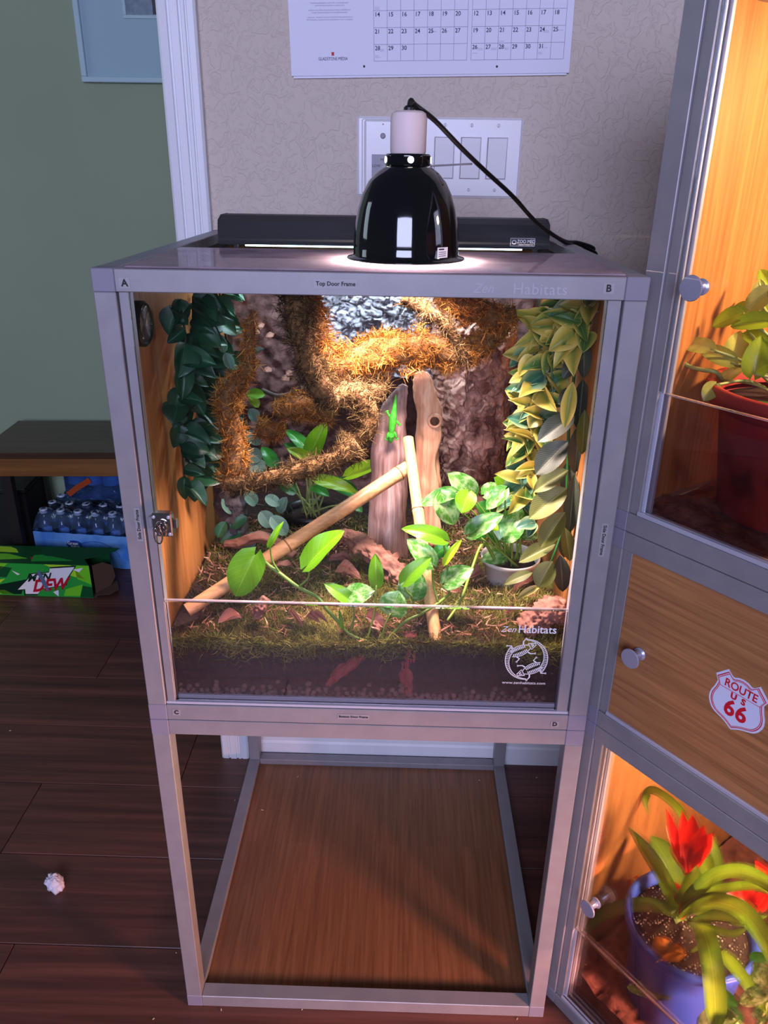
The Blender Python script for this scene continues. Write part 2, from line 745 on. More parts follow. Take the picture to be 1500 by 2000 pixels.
WALLY = 0.63
WALLM, nt, out = newmat('textured_beige_wall')
b = nd(nt, 'ShaderNodeBsdfPrincipled', i_Roughness=0.85)
b.inputs['Base Color'].default_value = S(206, 190, 178)
tc = nd(nt, 'ShaderNodeTexCoord')
n1 = nd(nt, 'ShaderNodeTexNoise', i_Scale=55.0, i_Detail=3.0)
n1.inputs['Distortion'].default_value = 1.2
lk(nt, tc, 'Object', n1, 'Vector')
r1 = ramp(nt, [(0.46, (0, 0, 0, 1)), (0.56, (1, 1, 1, 1))])
lk(nt, n1, 0, r1, 0)
bp = nd(nt, 'ShaderNodeBump', i_Strength=0.55, i_Distance=0.0022)
lk(nt, r1, 0, bp, 'Height')
lk(nt, bp, 0, b, 'Normal')
lk(nt, b, 0, out, 0)
GREENW = pmat('grey_green_wall', S(150, 162, 136), 0.85, 0, S(146, 159, 134), 3, bump=0.1, bscale=120)
CX0, CX1 = -0.074, -0.008        # casing
single(MB().box(CX0 + 0.012, 2.2, WALLY, WALLY + 0.12, 0, 2.5), 'wall_back', WALLM, kind='structure')
single(MB().box(-2.6, 1.2, 1.95, 2.05, 0, 2.5), 'wall_far', GREENW, kind='structure')
# fluted door casing, swept upwards
prof = [(0, 0), (0, 0.012), (0.004, 0.0155), (0.017, 0.0165), (0.0185, 0.0135), (0.0215, 0.0135), (0.023, 0.0168),
        (0.036, 0.0168), (0.0375, 0.0138), (0.0405, 0.0138), (0.042, 0.0168), (0.047, 0.0168), (0.0485, 0.0145), (0.0505, 0.0145), (0.052, 0.0168), (0.062, 0.0165), (0.066, 0.013), (0.066, 0)]
mb = MB()
mb.prism([(CX0 + u, WALLY - v) for u, v in prof], lambda u, v, w: (u, v, w), 2.5)
single(mb, 'trim_1', WHITE, kind='structure')
mb = MB()
bprof = [(0, 0), (0.011, 0), (0.011, 0.014), (0.0145, 0.016), (0.0145, 0.05), (0.012, 0.056), (0.0125, 0.066), (0.009, 0.075), (0.006, 0.09), (0, 0.092)]
mb.prism([(v, z) for v, z in bprof], lambda u, v, w: (CX1 + 0.001 + w, WALLY - u, v), 2.2)
single(mb, 'baseboard_back', WHITE, kind='structure')
mb = MB()
mb.prism([(v, z) for v, z in bprof], lambda u, v, w: (-2.6 + w, 1.95 - u, v), 3.8)
single(mb, 'baseboard_far', WHITE, kind='structure')
# the jamb of the opening
single(MB().box(CX0 + 0.002, CX0 + 0.012, WALLY + 0.001, WALLY + 0.13, 0, 2.5), 'trim_2', WHITE, kind='structure')

# ================================================================== ALUMINIUM FRAMES
T = 0.0254


def frame(th, w, d, h, z0, front_bottom=True):
    """posts, rails and corner blocks of one unit, in the thing's own frame"""
    P = {}
    c = 0.0009
    g = 0.00025
    for nm, x in (('l', 0), ('r', w - T)):
        for nn, y in (('f', 0), ('b', d - T)):
            P['post' + nm + nn] = part(MB().box(x + g, x + T - g, y + g, y + T - g, z0 + T, z0 + h - T, c), 'post', ALU, th)
            for z in (z0, z0 + h - T):
                part(MB().box(x, x + T, y, y + T, z, z + T, c), 'corner_block', BLOCK, th)
    for nz, z in (('b', z0), ('t', z0 + h - T)):
        for nn, y in (('f', 0), ('b', d - T)):
            P['rail' + nz + nn] = part(MB().box(T, w - T, y + g, y + T - g, z + g, z + T - g, c), 'rail', ALU, th)
        for nm, x in (('l', 0), ('r', w - T)):
            P['rail' + nz + nm] = part(MB().box(x + g, x + T - g, T, d - T, z + g, z + T - g, c), 'rail', ALU, th)
    return P


L = 0.61
# ---- stand
st = thing('terrarium_stand', 'open aluminium stand with bamboo base board under the lit terrarium', 'stand')
P = frame(st, L, L, L - 0.0006, 0)
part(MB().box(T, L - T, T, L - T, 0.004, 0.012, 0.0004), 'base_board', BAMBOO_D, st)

# ---- the lit terrarium on top of it
tr = thing('terrarium', 'aluminium framed glass fronted terrarium lit from above with moss, driftwood and plants', 'terrarium', (0, 0, 0.61))
P = frame(tr, L, L, L, 0.61)
Z0, Z1 = 0.61, 1.22
part(MB().box(0.010, 0.016, T, L - T, Z0 + T, Z1 - T), 'side_panel', BAMBOO_Z, tr)
part(MB().box(L - 0.016, L - 0.010, T, L - T, Z0 + T, Z1 - T), 'side_panel', BAMBOO_Z, tr)
part(MB().box(T, L - T, L - 0.016, L - 0.010, Z0 + T, Z1 - T), 'back_panel', BAMBOO_Z, tr)
part(MB().box(T, L - T, T, L - T, Z0 + 0.008, Z0 + 0.015), 'floor_panel', BAMBOO, tr)
MESHM, nt, out = newmat('black_screen_mesh')
d_ = nd(nt, 'ShaderNodeBsdfDiffuse')
d_.inputs[0].default_value = S(26, 26, 30)
t_ = nd(nt, 'ShaderNodeBsdfTransparent')
mx = nd(nt, 'ShaderNodeMixShader')
mx.inputs[0].default_value = 0.42
lk(nt, t_, 0, mx, 1)
lk(nt, d_, 0, mx, 2)
lk(nt, mx, 0, out, 0)
part(MB().box(T, L - T, T, L - T, 1.2035, 1.2045), 'screen_top', MESHM, tr)
# glass tracks
for x0, x1 in ((T, T + 0.0125), (L - T - 0.0165, L - T)):
    mid = (x0 + x1) / 2
    part(MB().box(x0, x1, 0.009, 0.020, Z0 + T, Z1 - T, 0.0006), 'track', ALU_LT, tr)
    ch = part(MB().box(x0 + (0.0015 if x0 < 0.1 else 0), x1 - (0.0015 if x0 > 0.1 else 0), 0.004, 0.0088, Z0 + T, Z1 - T, 0.0006), 'track', ALU, tr)
part(MB().box(T, L - T, 0.003, 0.008, Z0 + T, Z0 + T + 0.004, 0.0005).box(T + 0.013, L - T - 0.017, 0.0155, 0.020, Z0 + T, Z0 + T + 0.007, 0.0005), 'track', ALU_LT, tr)
XA, XB = T + 0.0125, L - T - 0.0165
lip = part(MB().box(XA, XB, 0.0095, 0.0135, Z0 + T + 0.001, 0.7965), 'front_lip_pane', GLASS_LIP, tr)
part(MB().box(XA, XB, 0.0095, 0.0135, 0.7967, 0.7987), 'polished_edge', GLASS_EDGE, lip)
part(MB().box(XA, XB, 0.0035, 0.0065, 0.799, Z1 - T), 'door_pane', GLASS, tr)
# stickers on the frame: letters and words
X, Zv = (1, 0, 0), (0, 0, 1)


def sticker(rail, txt, cx, cz, size, w, h, xd=X, yd=Zv, bold=0.0004, back=STICKER):
    mb = MB()
    xdv, ydv = Vector(xd), Vector(yd)
    o = Vector((cx, 0, cz))
    mb.prism([(-w / 2, -h / 2), (w / 2, -h / 2), (w / 2, h / 2), (-w / 2, h / 2)], lambda u, v, q: o + xdv * u + ydv * v + Vector((0, -q, 0)), 0.0003)
    part(mb, 'sticker', back, rail)
    lettering(txt, size, INK_BLACK, rail, o + Vector((0, -0.0005, 0)), xd, yd, bold, lift=0.0002)


sticker(P['railtf'], 'A', 0.0365, 1.2045, 0.0105, 0.012, 0.011)
sticker(P['railtf'], 'B', 0.566, 1.2075, 0.0105, 0.012, 0.011)
sticker(P['railbf'], 'C', 0.039, 0.6235, 0.0088, 0.011, 0.010)
sticker(P['railbf'], 'D', 0.567, 0.6205, 0.0088, 0.011, 0.010)
sticker(P['railtf'], 'Top Door Frame', 0.269, 1.2075, 0.0062, 0.048, 0.010, bold=0.00018)
sticker(P['railbf'], 'Bottom Door Frame', 0.287, 0.6240, 0.0048, 0.044, 0.008, bold=0.00016)
sticker(P['postlf'], 'Side Door Frame', 0.0185, 0.912, 0.0058, 0.046, 0.008, (0, 0, 1), (-1, 0, 0), 0.00016)
sticker(P['postrf'], 'Side Door Frame', 0.598, 0.905, 0.0058, 0.046, 0.008, (0, 0, -1), (1, 0, 0), 0.00016)
GHOST = pmat('worn_print', S(166, 162, 174), 0.6)
lettering('Zen', 0.014, GHOST, P['railtf'], (0.430, 0, 1.205), X, Zv, shear=0.3, lift=0.0003)
lettering('Habitats', 0.017, GHOST, P['railtf'], (0.492, 0, 1.205), X, Zv, spacing=1.05, lift=0.0003)

# white printed logo on the lip pane: words, ring of two lizards, address
Yl = 0.0093


def lw(s, x, z, size, **k):
    return lettering(s, size, INK_WHITE, lip, (x, Yl, z), X, Zv, lift=0.0002, name='printed_lettering', **k)


lw('Zen', 0.4925, 0.7665, 0.0125, shear=0.35, bold=-0.00005)
lw('Habitats', 0.531, 0.7668, 0.0165, bold=0.00015, sx=0.93)
lw('www.zenhabitats.com', 0.520, 0.6815, 0.0062, sx=1.08)
LC, LZ = 0.5205, 0.7195
mb = MB()


def lf(flip):
    s_ = -1 if flip else 1
    return lambda u, v, w: (LC + s_ * u, Yl - w, LZ + s_ * v)


def line2(mb, fn, pts, w0, w1=None):
    """a tapering flat stroke through 2-D points"""
    w1 = w0 if w1 is None else w1
    n = len(pts)
    le, ri = [], []
    for i in range(n):
        a, b2 = Vector(pts[max(i - 1, 0)]), Vector(pts[min(i + 1, n - 1)])
        t = (b2 - a)
        t = t / max(t.length, 1e-9)
        q = Vector((-t.y, t.x)) * ((w0 + (w1 - w0) * i / (n - 1)) / 2)
        le.append(tuple(Vector(pts[i]) + q))
        ri.append(tuple(Vector(pts[i]) - q))
    for i in range(n - 1):
        mb.prism([le[i], le[i + 1], ri[i + 1], ri[i]], fn, 0.00025)


for flip in (False, True):
    fn = lf(flip)
    R_ = 0.0285
    # tail: two arcs with rungs, from the hip round to the tip
    outer = [(R_ * math.cos(a), R_ * 1.12 * math.sin(a)) for a in np.linspace(math.radians(-40), math.radians(95), 26)]
    inner = [(r_ * math.cos(a), r_ * 1.12 * math.sin(a)) for a, r_ in zip(np.linspace(math.radians(-40), math.radians(95), 26), np.linspace(R_ - 0.0075, R_ - 0.0006, 26))]
    line2(mb, fn, outer, 0.0011)
    line2(mb, fn, inner, 0.0009)
    for i in range(0, 25):
        line2(mb, fn, [outer[i], inner[i]], 0.0008)
    # body, a leaf outline with dotted bars, running from the hip to the head
    hip, head = Vector((0.0215, -0.0075)), Vector((-0.002, -0.0205))
    ax = (head - hip)
    ln = ax.length
    ax = ax / ln
    nx = Vector((-ax.y, ax.x))
    sides = []
    for sd in (1, -1):
        pts = []
        for q in np.linspace(0, 1, 12):
            wv = 0.0078 * math.sin(math.pi * min(1, 0.12 + q * 0.8)) ** 0.7
            pts.append(tuple(hip + ax * (q * ln) + nx * (sd * wv)))
        line2(mb, fn, pts, 0.0009)
        sides.append(pts)
    for i in range(1, 10):
        for sd in (0, 1):
            c_ = hip + ax * (ln * (i + 0.5) / 12)
            e_ = Vector(sides[sd][i])
            line2(mb, fn, [tuple(c_ + (e_ - c_) * 0.25), tuple(c_ + (e_ - c_) * 0.8)], 0.0013)
    # head
    hp = head + ax * 0.001
    tri = [tuple(hp + nx * 0.0052), tuple(hp + ax * 0.0085 + nx * 0.0015), tuple(hp + ax * 0.0085 - nx * 0.0015), tuple(hp - nx * 0.0052), tuple(hp + nx * 0.0052)]
    line2(mb, fn, tri, 0.0012)
    line2(mb, fn, [tuple(hp + nx * 0.002 + ax * 0.002), tuple(hp + ax * 0.006)], 0.0012)
    line2(mb, fn, [tuple(hp - nx * 0.002 + ax * 0.002), tuple(hp + ax * 0.006)], 0.0012)
    # legs with toes
    for q, sd, lg in ((0.18, 1, 0.009), (0.2, -1, 0.008), (0.8, 1, 0.0075), (0.82, -1, 0.007)):
        b0 = hip + ax * (q * ln) + nx * (sd * 0.007)
        kn = b0 + nx * (sd * lg * 0.55) + ax * 0.002
        ft = kn + nx * (sd * lg * 0.25) + ax * (-0.004 if q < 0.5 else 0.004)
        line2(mb, fn, [tuple(b0), tuple(kn), tuple(ft)], 0.0019, 0.0012)
        for e in (-0.5, 0, 0.5):
            dd = (ft - kn).normalized()
            dd = Vector((dd.x * math.cos(e) - dd.y * math.sin(e), dd.x * math.sin(e) + dd.y * math.cos(e)))
            line2(mb, fn, [tuple(ft), tuple(ft + dd * 0.003)], 0.0007, 0.0004)
part(mb, 'printed_emblem', INK_WHITE, lip, kind='stuff', label='white ring of two lizards printed on the glass')

# lock on the door glass
lkx, lkz = 0.0505, 0.915
lock = part(MB().box(lkx - 0.0125, lkx + 0.0125, -0.0085, 0.0033, lkz - 0.0155, lkz + 0.0165, 0.0015), 'door_lock', CHROME, tr, label='chrome key lock')
part(MB().box(lkx + 0.0126, lkx + 0.0178, -0.004, 0.0033, lkz - 0.006, lkz + 0.006, 0.001), 'bolt', CHROME, lock)
part(MB().box(lkx - 0.0185, lkx - 0.0126, -0.004, 0.0033, lkz - 0.005, lkz + 0.009, 0.001), 'latch', ALU, lock)
part(MB().lathe([(0.0086, 0.0085), (0.0086, 0.011), (0.007, 0.0135), (0.005, 0.0135), (0.0045, 0.012)], 24, (lkx, 0, lkz), 'Y'), 'cylinder', CHROME, lock, True)
for dx in (-0.0092, 0.0092):
    for dz in (-0.0115, 0.0115):
        part(MB().lathe([(0.0021, 0.0085), (0.0021, 0.0092), (0.0012, 0.0097)], 12, (lkx + dx, 0, lkz + dz), 'Y'), 'screw', ALU_LT, lock)
part(MB().tube([(lkx - 0.003 + 0.005 * math.cos(a), -0.017, lkz - 0.010 + 0.0105 * math.sin(a)) for a in np.linspace(0, 2 * math.pi, 20)], 0.0011, 6), 'key_ring', CHROME, lock, True)
part(MB().box(lkx - 0.0012, lkx + 0.0012, -0.019, -0.0135, lkz - 0.004, lkz + 0.004, 0.0005), 'key', CHROME, lock)

# ---- clear sheet lying in the front half of the lid
sh = single(MB().box(0.036, 0.584, 0.006, 0.235, 1.2203, 1.2221, 0.0004), 'plastic_sheet', SHEET,
            'scuffed clear plastic sheet lying on the terrarium lid under the dome lamp', 'plastic sheet', loc=(0.31, 0.12, 1.2203))

# ---- strip light hood at the back
uv = thing('strip_light', 'long black strip light hood lying across the back of the terrarium lid', 'light', (0.31, 0.45, 1.205))
hx0, hx1, hy0, hy1 = 0.054, 0.566, 0.405, 0.497
mb = MB()
hp_ = [(hy0, 1.2125), (hy0 - 0.001, 1.232), (hy0 + 0.004, 1.2475), (hy0 + 0.028, 1.2545), (hy1 - 0.02, 1.2545), (hy1 - 0.003, 1.247), (hy1, 1.2125)]
mb.prism(hp_, lambda u, v, w: (hx0 + w, u, v), hx1 - hx0)
part(mb, 'hood', BLACK, uv)
for x in (hx0 - 0.0025, hx1):
    mb = MB()
    mb.prism([(a - 0.0 if a > 0.45 else a, b_ + 0.0004) for a, b_ in hp_], lambda u, v, w: (x + w, u, v), 0.0025)
    part(mb, 'end_cap', BLACK, uv)
TUBE = emitmat('tube_glow', (0.55, 0.9, 1.0, 1), 9)
part(MB().tube([(0.09, 0.425, 1.2106), (0.53, 0.425, 1.2106)], 0.0022, 10), 'tube_lamp', TUBE, uv, True)
for x in (0.075, 0.545):
    part(MB().box(x, x + 0.006, hy0 + 0.002, hy0 + 0.008, 1.2046, 1.2125), 'foot', BLACK, uv)
    part(MB().box(x, x + 0.006, hy1 - 0.008, hy1 - 0.002, 1.2046, 1.2125), 'foot', BLACK, uv)
bd = part(MB().box(0.508, 0.546, hy0 - 0.0016, hy0 - 0.0004, 1.2165, 1.2285, 0.0003), 'badge', RUBBER, uv)
mb = MB()
for a, b_, c_, d_2 in ((0.508, 0.546, 1.2165, 1.2169), (0.508, 0.546, 1.2281, 1.2285), (0.508, 0.5084, 1.2165, 1.2285), (0.5456, 0.546, 1.2165, 1.2285)):
    mb.box(a, b_, hy0 - 0.0019, hy0 - 0.0016, c_, d_2)
part(mb, 'badge_border', INK_WHITE, bd)
lettering('ZOO MED', 0.0072, INK_WHITE, bd, (0.5325, hy0 - 0.0017, 1.2235), X, Zv, sx=0.85)
lettering('LABORATORIES INC.', 0.0026, INK_WHITE, bd, (0.5325, hy0 - 0.0017, 1.2187), X, Zv)
part(MB().tube([(0.514 + 0.0032 * math.cos(a), hy0 - 0.0019, 1.2225 + 0.0026 * math.sin(a)) for a in np.linspace(0, 6.28, 14)], 0.0005, 5), 'badge_emblem', INK_WHITE, bd)
la = area_light('strip_light_tube', (0.31, 0.44, 1.2015), (0.31, 0.44, 0.7), 0.44, 0.03, 2.6, (0.66, 0.86, 1.0))

# ---- dome lamp
LX, LY = 0.345, 0.108
dl = thing('dome_lamp', 'glossy black dome lamp with porcelain socket standing on the clear sheet', 'lamp', (LX, LY, 1.2222))
prof = [(0.0705, 1.2242), (0.0712, 1.2252), (0.0705, 1.2265), (0.0645, 1.2278), (0.0632, 1.2298), (0.0632, 1.2400), (0.0622, 1.2540), (0.0604, 1.2660), (0.0575, 1.2810), (0.0524, 1.2970), (0.0455, 1.3100), (0.0370, 1.3195), (0.0290, 1.3250), (0.0265, 1.3275)]
inner = [(r - 0.0012, z - 0.0004) for r, z in prof[::-1]]
part(MB().lathe(prof + inner, 64, (LX, LY, 0), cap=False), 'dome', BLACK_M, dl, 'all', fix=True)
part(MB().lathe([(0.0258, 1.3265), (0.0265, 1.329), (0.0265, 1.3375), (0.0248, 1.3395), (0.018, 1.3395)], 48, (LX, LY, 0)), 'collar', BLACK_M, dl, True)
HOLE = emitmat('light_through_vent', (1.0, 0.86, 0.82, 1), 7)
for a in (-1.45, -2.85, -0.05, 1.35, 2.6):
    dv = Vector((math.cos(a), math.sin(a), 0))
    c_ = Vector((LX, LY, 1.3332)) + dv * 0.0260
    tg = Vector((-dv.y, dv.x, 0))
    mb = MB()
    mb.prism([(0.0036 * math.cos(q), 0.0036 * math.sin(q)) for q in np.linspace(0, 2 * math.pi, 18, endpoint=False)], lambda u, v, w: c_ + tg * u + Vector((0, 0, v)) + dv * w, 0.0009)
    part(mb, 'vent_hole', HOLE, dl)
part(MB().lathe([(0.0195, 1.3396), (0.0205, 1.3415), (0.0208, 1.376), (0.0192, 1.3812), (0.0155, 1.3835), (0.006, 1.384)], 40, (LX, LY, 0)), 'socket', CERAMIC, dl, True)
part(MB().lathe([(0.006, 1.384), (0.006, 1.387), (0.004, 1.389)], 16, (LX, LY, 0)), 'strain_relief', RUBBER, dl, True)
w0 = Vector((LX + 0.027, LY + 0.0, 1.3275))
part(MB().tube(bez([w0, w0 + Vector((0.02, 0.004, 0.001)), w0 + Vector((0.0435, 0.004, 0.0025)), w0 + Vector((0.047, 0.012, 0.0025)), w0 + Vector((0.0435, 0.020, 0.0025)), w0 + Vector((0.02, 0.018, 0.001)), w0 + Vector((0, 0.014, 0))], 5), 0.0012, 6), 'wire_clip', ALU, dl, True)
stv = math.radians(-48)
mb = MB().grid(6, 1, lambda u, v: (LX + 0.0634 * math.cos(stv - 0.13 + 0.26 * u), LY + 0.0634 * math.sin(stv - 0.13 + 0.26 * u), 1.2305 + 0.0115 * v))
sk = part(mb, 'caution_sticker', INK_WHITE, dl, fix=False)
mb = MB()
for i, z in enumerate((1.2392, 1.2366, 1.2345, 1.2324)):
    mb.grid(6, 1, lambda u, v: (LX + 0.0636 * math.cos(stv - 0.10 + (0.18 if i else 0.13) * u), LY + 0.0636 * math.sin(stv - 0.10 + (0.18 if i else 0.13) * u), z + (0.0016 if i == 0 else 0.0007) * v))
part(mb, 'sticker_print', INK_BLACK, sk, fix=False)
c0 = Vector((LX, LY, 1.387))
cpts = [c0, c0 + Vector((0.002, 0.0, 0.007)), at(812, 206, 0.12), at(850, 236, 0.145), at(900, 288, 0.18), at(950, 336, 0.225), at(1000, 382, 0.275), at(1050, 436, 0.34), at(1100, 470, 0.40), at(1130, 474, 0.45), at(1160, 487, 0.5), Vector((0.64, 0.55, 1.19)), Vector((0.648, 0.585, 1.10)), Vector((0.65, 0.60, 0.9))]
cord = bez(cpts, 8)
cr1 = part(MB().tube(cord, 0.0029, 8), 'power_cord', RUBBER, dl, True)
cpts2 = [p + Vector((0.0042 * (-1) ** i * (0.5 if i < 3 else 1), -0.002, 0.0035 * (-1) ** (i + 1) - (0.004 if 8 < i < 11 else 0))) for i, p in enumerate(cpts)]
cpts2[0], cpts2[1] = c0, c0 + Vector((0.004, 0, 0.005))
part(MB().tube(bez(cpts2, 8), 0.0027, 8), 'power_cord', RUBBER, dl, True)
BULB = emitmat('bulb_glow', (1.0, 0.82, 0.66, 1), 40)
part(MB().lathe([(0.004, 1.243), (0.024, 1.247), (0.03, 1.255), (0.024, 1.28), (0.014, 1.30), (0.012, 1.325)], 24, (LX, LY, 0)), 'bulb', BULB, dl, True)
lp = bpy.data.lights.new('dome_lamp_beam', 'AREA')
lp.shape = 'DISK'
lp.size = 0.128
lp.energy = 270
lp.color = (1.0, 0.80, 0.70)
lo_ = bpy.data.objects.new('dome_lamp_beam', lp)
COL.objects.link(lo_)
lo_.location = (LX, LY, 1.2244)

# ================================================================== ON THE WALL
# ---- calendar
ang = 0.021
cb = Vector((0.146, WALLY - 0.006, 1.4665))
cu_, cv_ = Vector((math.cos(ang), 0, math.sin(ang))), Vector((-math.sin(ang), 0, math.cos(ang)))
ca = thing('wall_calendar', 'white paper wall calendar page with two month grids above the switches', 'calendar', tuple(cb))


def cal(u, v, w=0.0):
    return cb + cu_ * u + cv_ * v + Vector((0, -w, 0))


CW, CH = 0.468, 0.30
mb = MB()
mb.prism([(0, 0), (CW, 0), (CW, CH), (0, CH)], cal, 0.001)
part(mb, 'page', PAPER, ca)
mb = MB()
mb.prism([(0.003, -0.0035), (CW - 0.004, -0.003), (CW - 0.004, CH), (0.003, CH)], lambda u, v, w: cal(u, v, w - 0.004), 0.003)
part(mb, 'under_pages', PAPER, ca)
mb = MB()
gx = [(0.1405, 0.2955), (0.3025, 0.4565)]
rowz = [0.0205, 0.0445, 0.0685, 0.0925, 0.1165, 0.1405]
lwid = 0.0006
for g0, g1 in gx:
    for i in range(8):
        x = g0 + (g1 - g0) * i / 7
        mb.prism([(x - lwid / 2, rowz[0]), (x + lwid / 2, rowz[0]), (x + lwid / 2, rowz[-1]), (x - lwid / 2, rowz[-1])], lambda u, v, w: cal(u, v, 0.00105 + w), 0.0002)
    for z in rowz:
        mb.prism([(g0, z - lwid / 2), (g1, z - lwid / 2), (g1, z + lwid / 2), (g0, z + lwid / 2)], lambda u, v, w: cal(u, v, 0.00105 + w), 0.0002)
part(mb, 'printed_grid', INK_GREY, ca)


def merged_text(items, mat, parent, name):
    """items: (string, size, origin, bold, align) along the calendar's axes"""
    vs, fs = [], []
    for s_, size, o, bold, al in items:
        me = text_mesh(s_, size, bold, al)
        off = len(vs)
        vs += [tuple(Vector(o) + cu_ * v.co.x + cv_ * v.co.y) for v in me.vertices]
        fs += [tuple(off + i for i in p.vertices) for p in me.polygons]
    mb = MB()
    mb.v, mb.f = vs, fs
    return part(mb, name, mat, parent, fix=False, kind='stuff')


nums = []
for (g0, g1), first, last in ((gx[0], 0, 30), (gx[1], -2, 31)):
    # the bottom row starts with 28 (left month) and 26 (right month)
    start = 28 if first == 0 else 26
    for r in range(5):
        for c in range(7):
            d = start - 7 * r + c
            if 1 <= d <= last:
                x = g0 + (g1 - g0) * c / 7 + 0.0015
                nums.append((str(d), 0.0088, cal(x, rowz[r + 1] - 0.0055, 0.0013), 0.00012, 'LEFT'))
merged_text(nums, INK, ca, 'printed_dates')
tiny = []


def greek(u, v, n, size=0.0026, al='LEFT'):
    tiny.append((''.join(random.choice('aeionrstlm ') for _ in range(n)), size, cal(u, v, 0.0013), 0, al))


for i, (v, n) in enumerate([(0.1285, 34), (0.125, 22), (0.1215, 44), (0.1165, 40), (0.113, 46), (0.1045, 52), (0.101, 36), (0.0945, 60), (0.091, 50), (0.0845, 62), (0.081, 60)]):
    greek(0.068, v, n, 0.0031, 'CENTER')
for u, v in ((0.1425, 0.0285), (0.1425, 0.0262), (0.1505, 0.0372), (0.1505, 0.0352), (0.2355, 0.0622), (0.3135, 0.0372), (0.3135, 0.0352), (0.3045, 0.0305), (0.3355, 0.0372), (0.3355, 0.0352), (0.3575, 0.0372), (0.3575, 0.0352), (0.4215, 0.0372), (0.4135, 0.0305), (0.4135, 0.0285), (0.4215, 0.0612), (0.4215, 0.0592), (0.4435, 0.0618), (0.3475, 0.0472), (0.1425, 0.0975), (0.1425, 0.095)):
    greek(u, v, 9, 0.0022)
merged_text(tiny, INK_GREY, ca, 'small_print')
lettering('GLADSTONE MEDIA', 0.0066, INK, ca, cal(0.0715, 0.0245, 0.0012), cu_, cv_, sx=0.83)
mb = MB()
mb.prism([(0.069, 0.0292), (0.0735, 0.0292), (0.0735, 0.0345), (0.069, 0.0345)], lambda u, v, w: cal(u, v, 0.0012 + w), 0.0003)
part(mb, 'printed_mark', INK_RED, ca)
for u, v in ((0.1235, 0.0130), (0.3465, 0.0105)):
    mb = MB()
    mb.prism([(u + 0.0019 * math.cos(q), v + 0.0019 * math.sin(q)) for q in np.linspace(0, 2 * math.pi, 14, endpoint=False)], lambda a, b_, w: cal(a, b_, 0.0011 + w), 0.0002)
    part(mb, 'punched_hole', INK_BLACK, ca)

# ---- switch plate with three rockers, and the fan remote beside them
sw = thing('switch_plate', 'white wall plate with three rocker switches behind the dome lamp', 'light switch', (0.4, WALLY, 1.34))
px0, px1, pz0, pz1 = 0.257, 0.544, 1.2795, 1.4075
part(MB().box(px0, px1, WALLY - 0.0062, WALLY - 0.0002, pz0, pz1, 0.0035), 'plate', WHITE_PL, sw)
SHADOWG = pmat('dark_gap', S(90, 78, 92), 0.6)
for cx in (0.4095, 0.4555, 0.5015):
    bz = part(MB().box(cx - 0.0185, cx + 0.0185, WALLY - 0.0072, WALLY - 0.006, 1.3095, 1.3775, 0.0005), 'bezel', WHITE_PL, sw)
    part(MB().box(cx - 0.0172, cx + 0.0172, WALLY - 0.0075, WALLY - 0.0071, 1.3105, 1.3765), 'gap_line', SHADOWG, bz)
    mb = MB()
    mb.prism([(1.3115, 0.0075), (1.3115, 0.0088), (1.344, 0.0105), (1.3755, 0.0125), (1.3755, 0.0075)], lambda u, v, w: (cx - 0.0162 + w, WALLY - v, u), 0.0324)
    part(mb, 'rocker', WHITE_PL, sw)
    for z in (1.2925, 1.3955):
        s_ = part(MB().lathe([(0.0033, 0.006), (0.0033, 0.0068), (0.002, 0.0074)], 14, (cx, WALLY, z), 'Y'), 'screw', WHITE_PL, sw)
        part(MB().box(cx - 0.0004, cx + 0.0004, WALLY - 0.0077, WALLY - 0.0072, z - 0.0026, z + 0.0026), 'slot', SHADOWG, s_)
rm = thing('fan_remote', 'white handheld fan remote in its wall cradle left of the rocker switches', 'remote control', (0.305, WALLY - 0.006, 1.285))
part(MB().box(0.2655, 0.345, WALLY - 0.012, WALLY - 0.0064, 1.284, 1.4035, 0.002), 'cradle', WHITE_PL, rm)
rb = part(MB().box(0.270, 0.341, WALLY - 0.021, WALLY - 0.0121, 1.286, 1.4025, 0.004), 'body', WHITE_PL, rm)
part(MB().lathe([(0.0045, 0.0), (0.0045, 0.0012), (0.0034, 0.0018)], 18, (0.3025, WALLY - 0.021, 1.3765), 'Y'), 'power_button', pmat('grey_button', S(110, 104, 120), 0.4), rm)
part(MB().lathe([(0.0014, 0.0), (0.0014, 0.0006)], 10, (0.3025, WALLY - 0.021, 1.3945), 'Y'), 'indicator', pmat('dark_red_lens', S(80, 10, 14), 0.3), rm)
kp = part(MB().box(0.2835, 0.335, WALLY - 0.0219, WALLY - 0.0211, 1.30, 1.3475, 0.0003), 'keypad', pmat('grey_keypad', S(150, 146, 160), 0.5), rm)
lettering('MED', 0.0062, INK_BLACK, kp, (0.305, WALLY - 0.0219, 1.339), X, Zv, lift=0.0003)
lettering('LOW', 0.0062, INK_BLACK, kp, (0.2915, WALLY - 0.0219, 1.329), X, Zv, lift=0.0003)

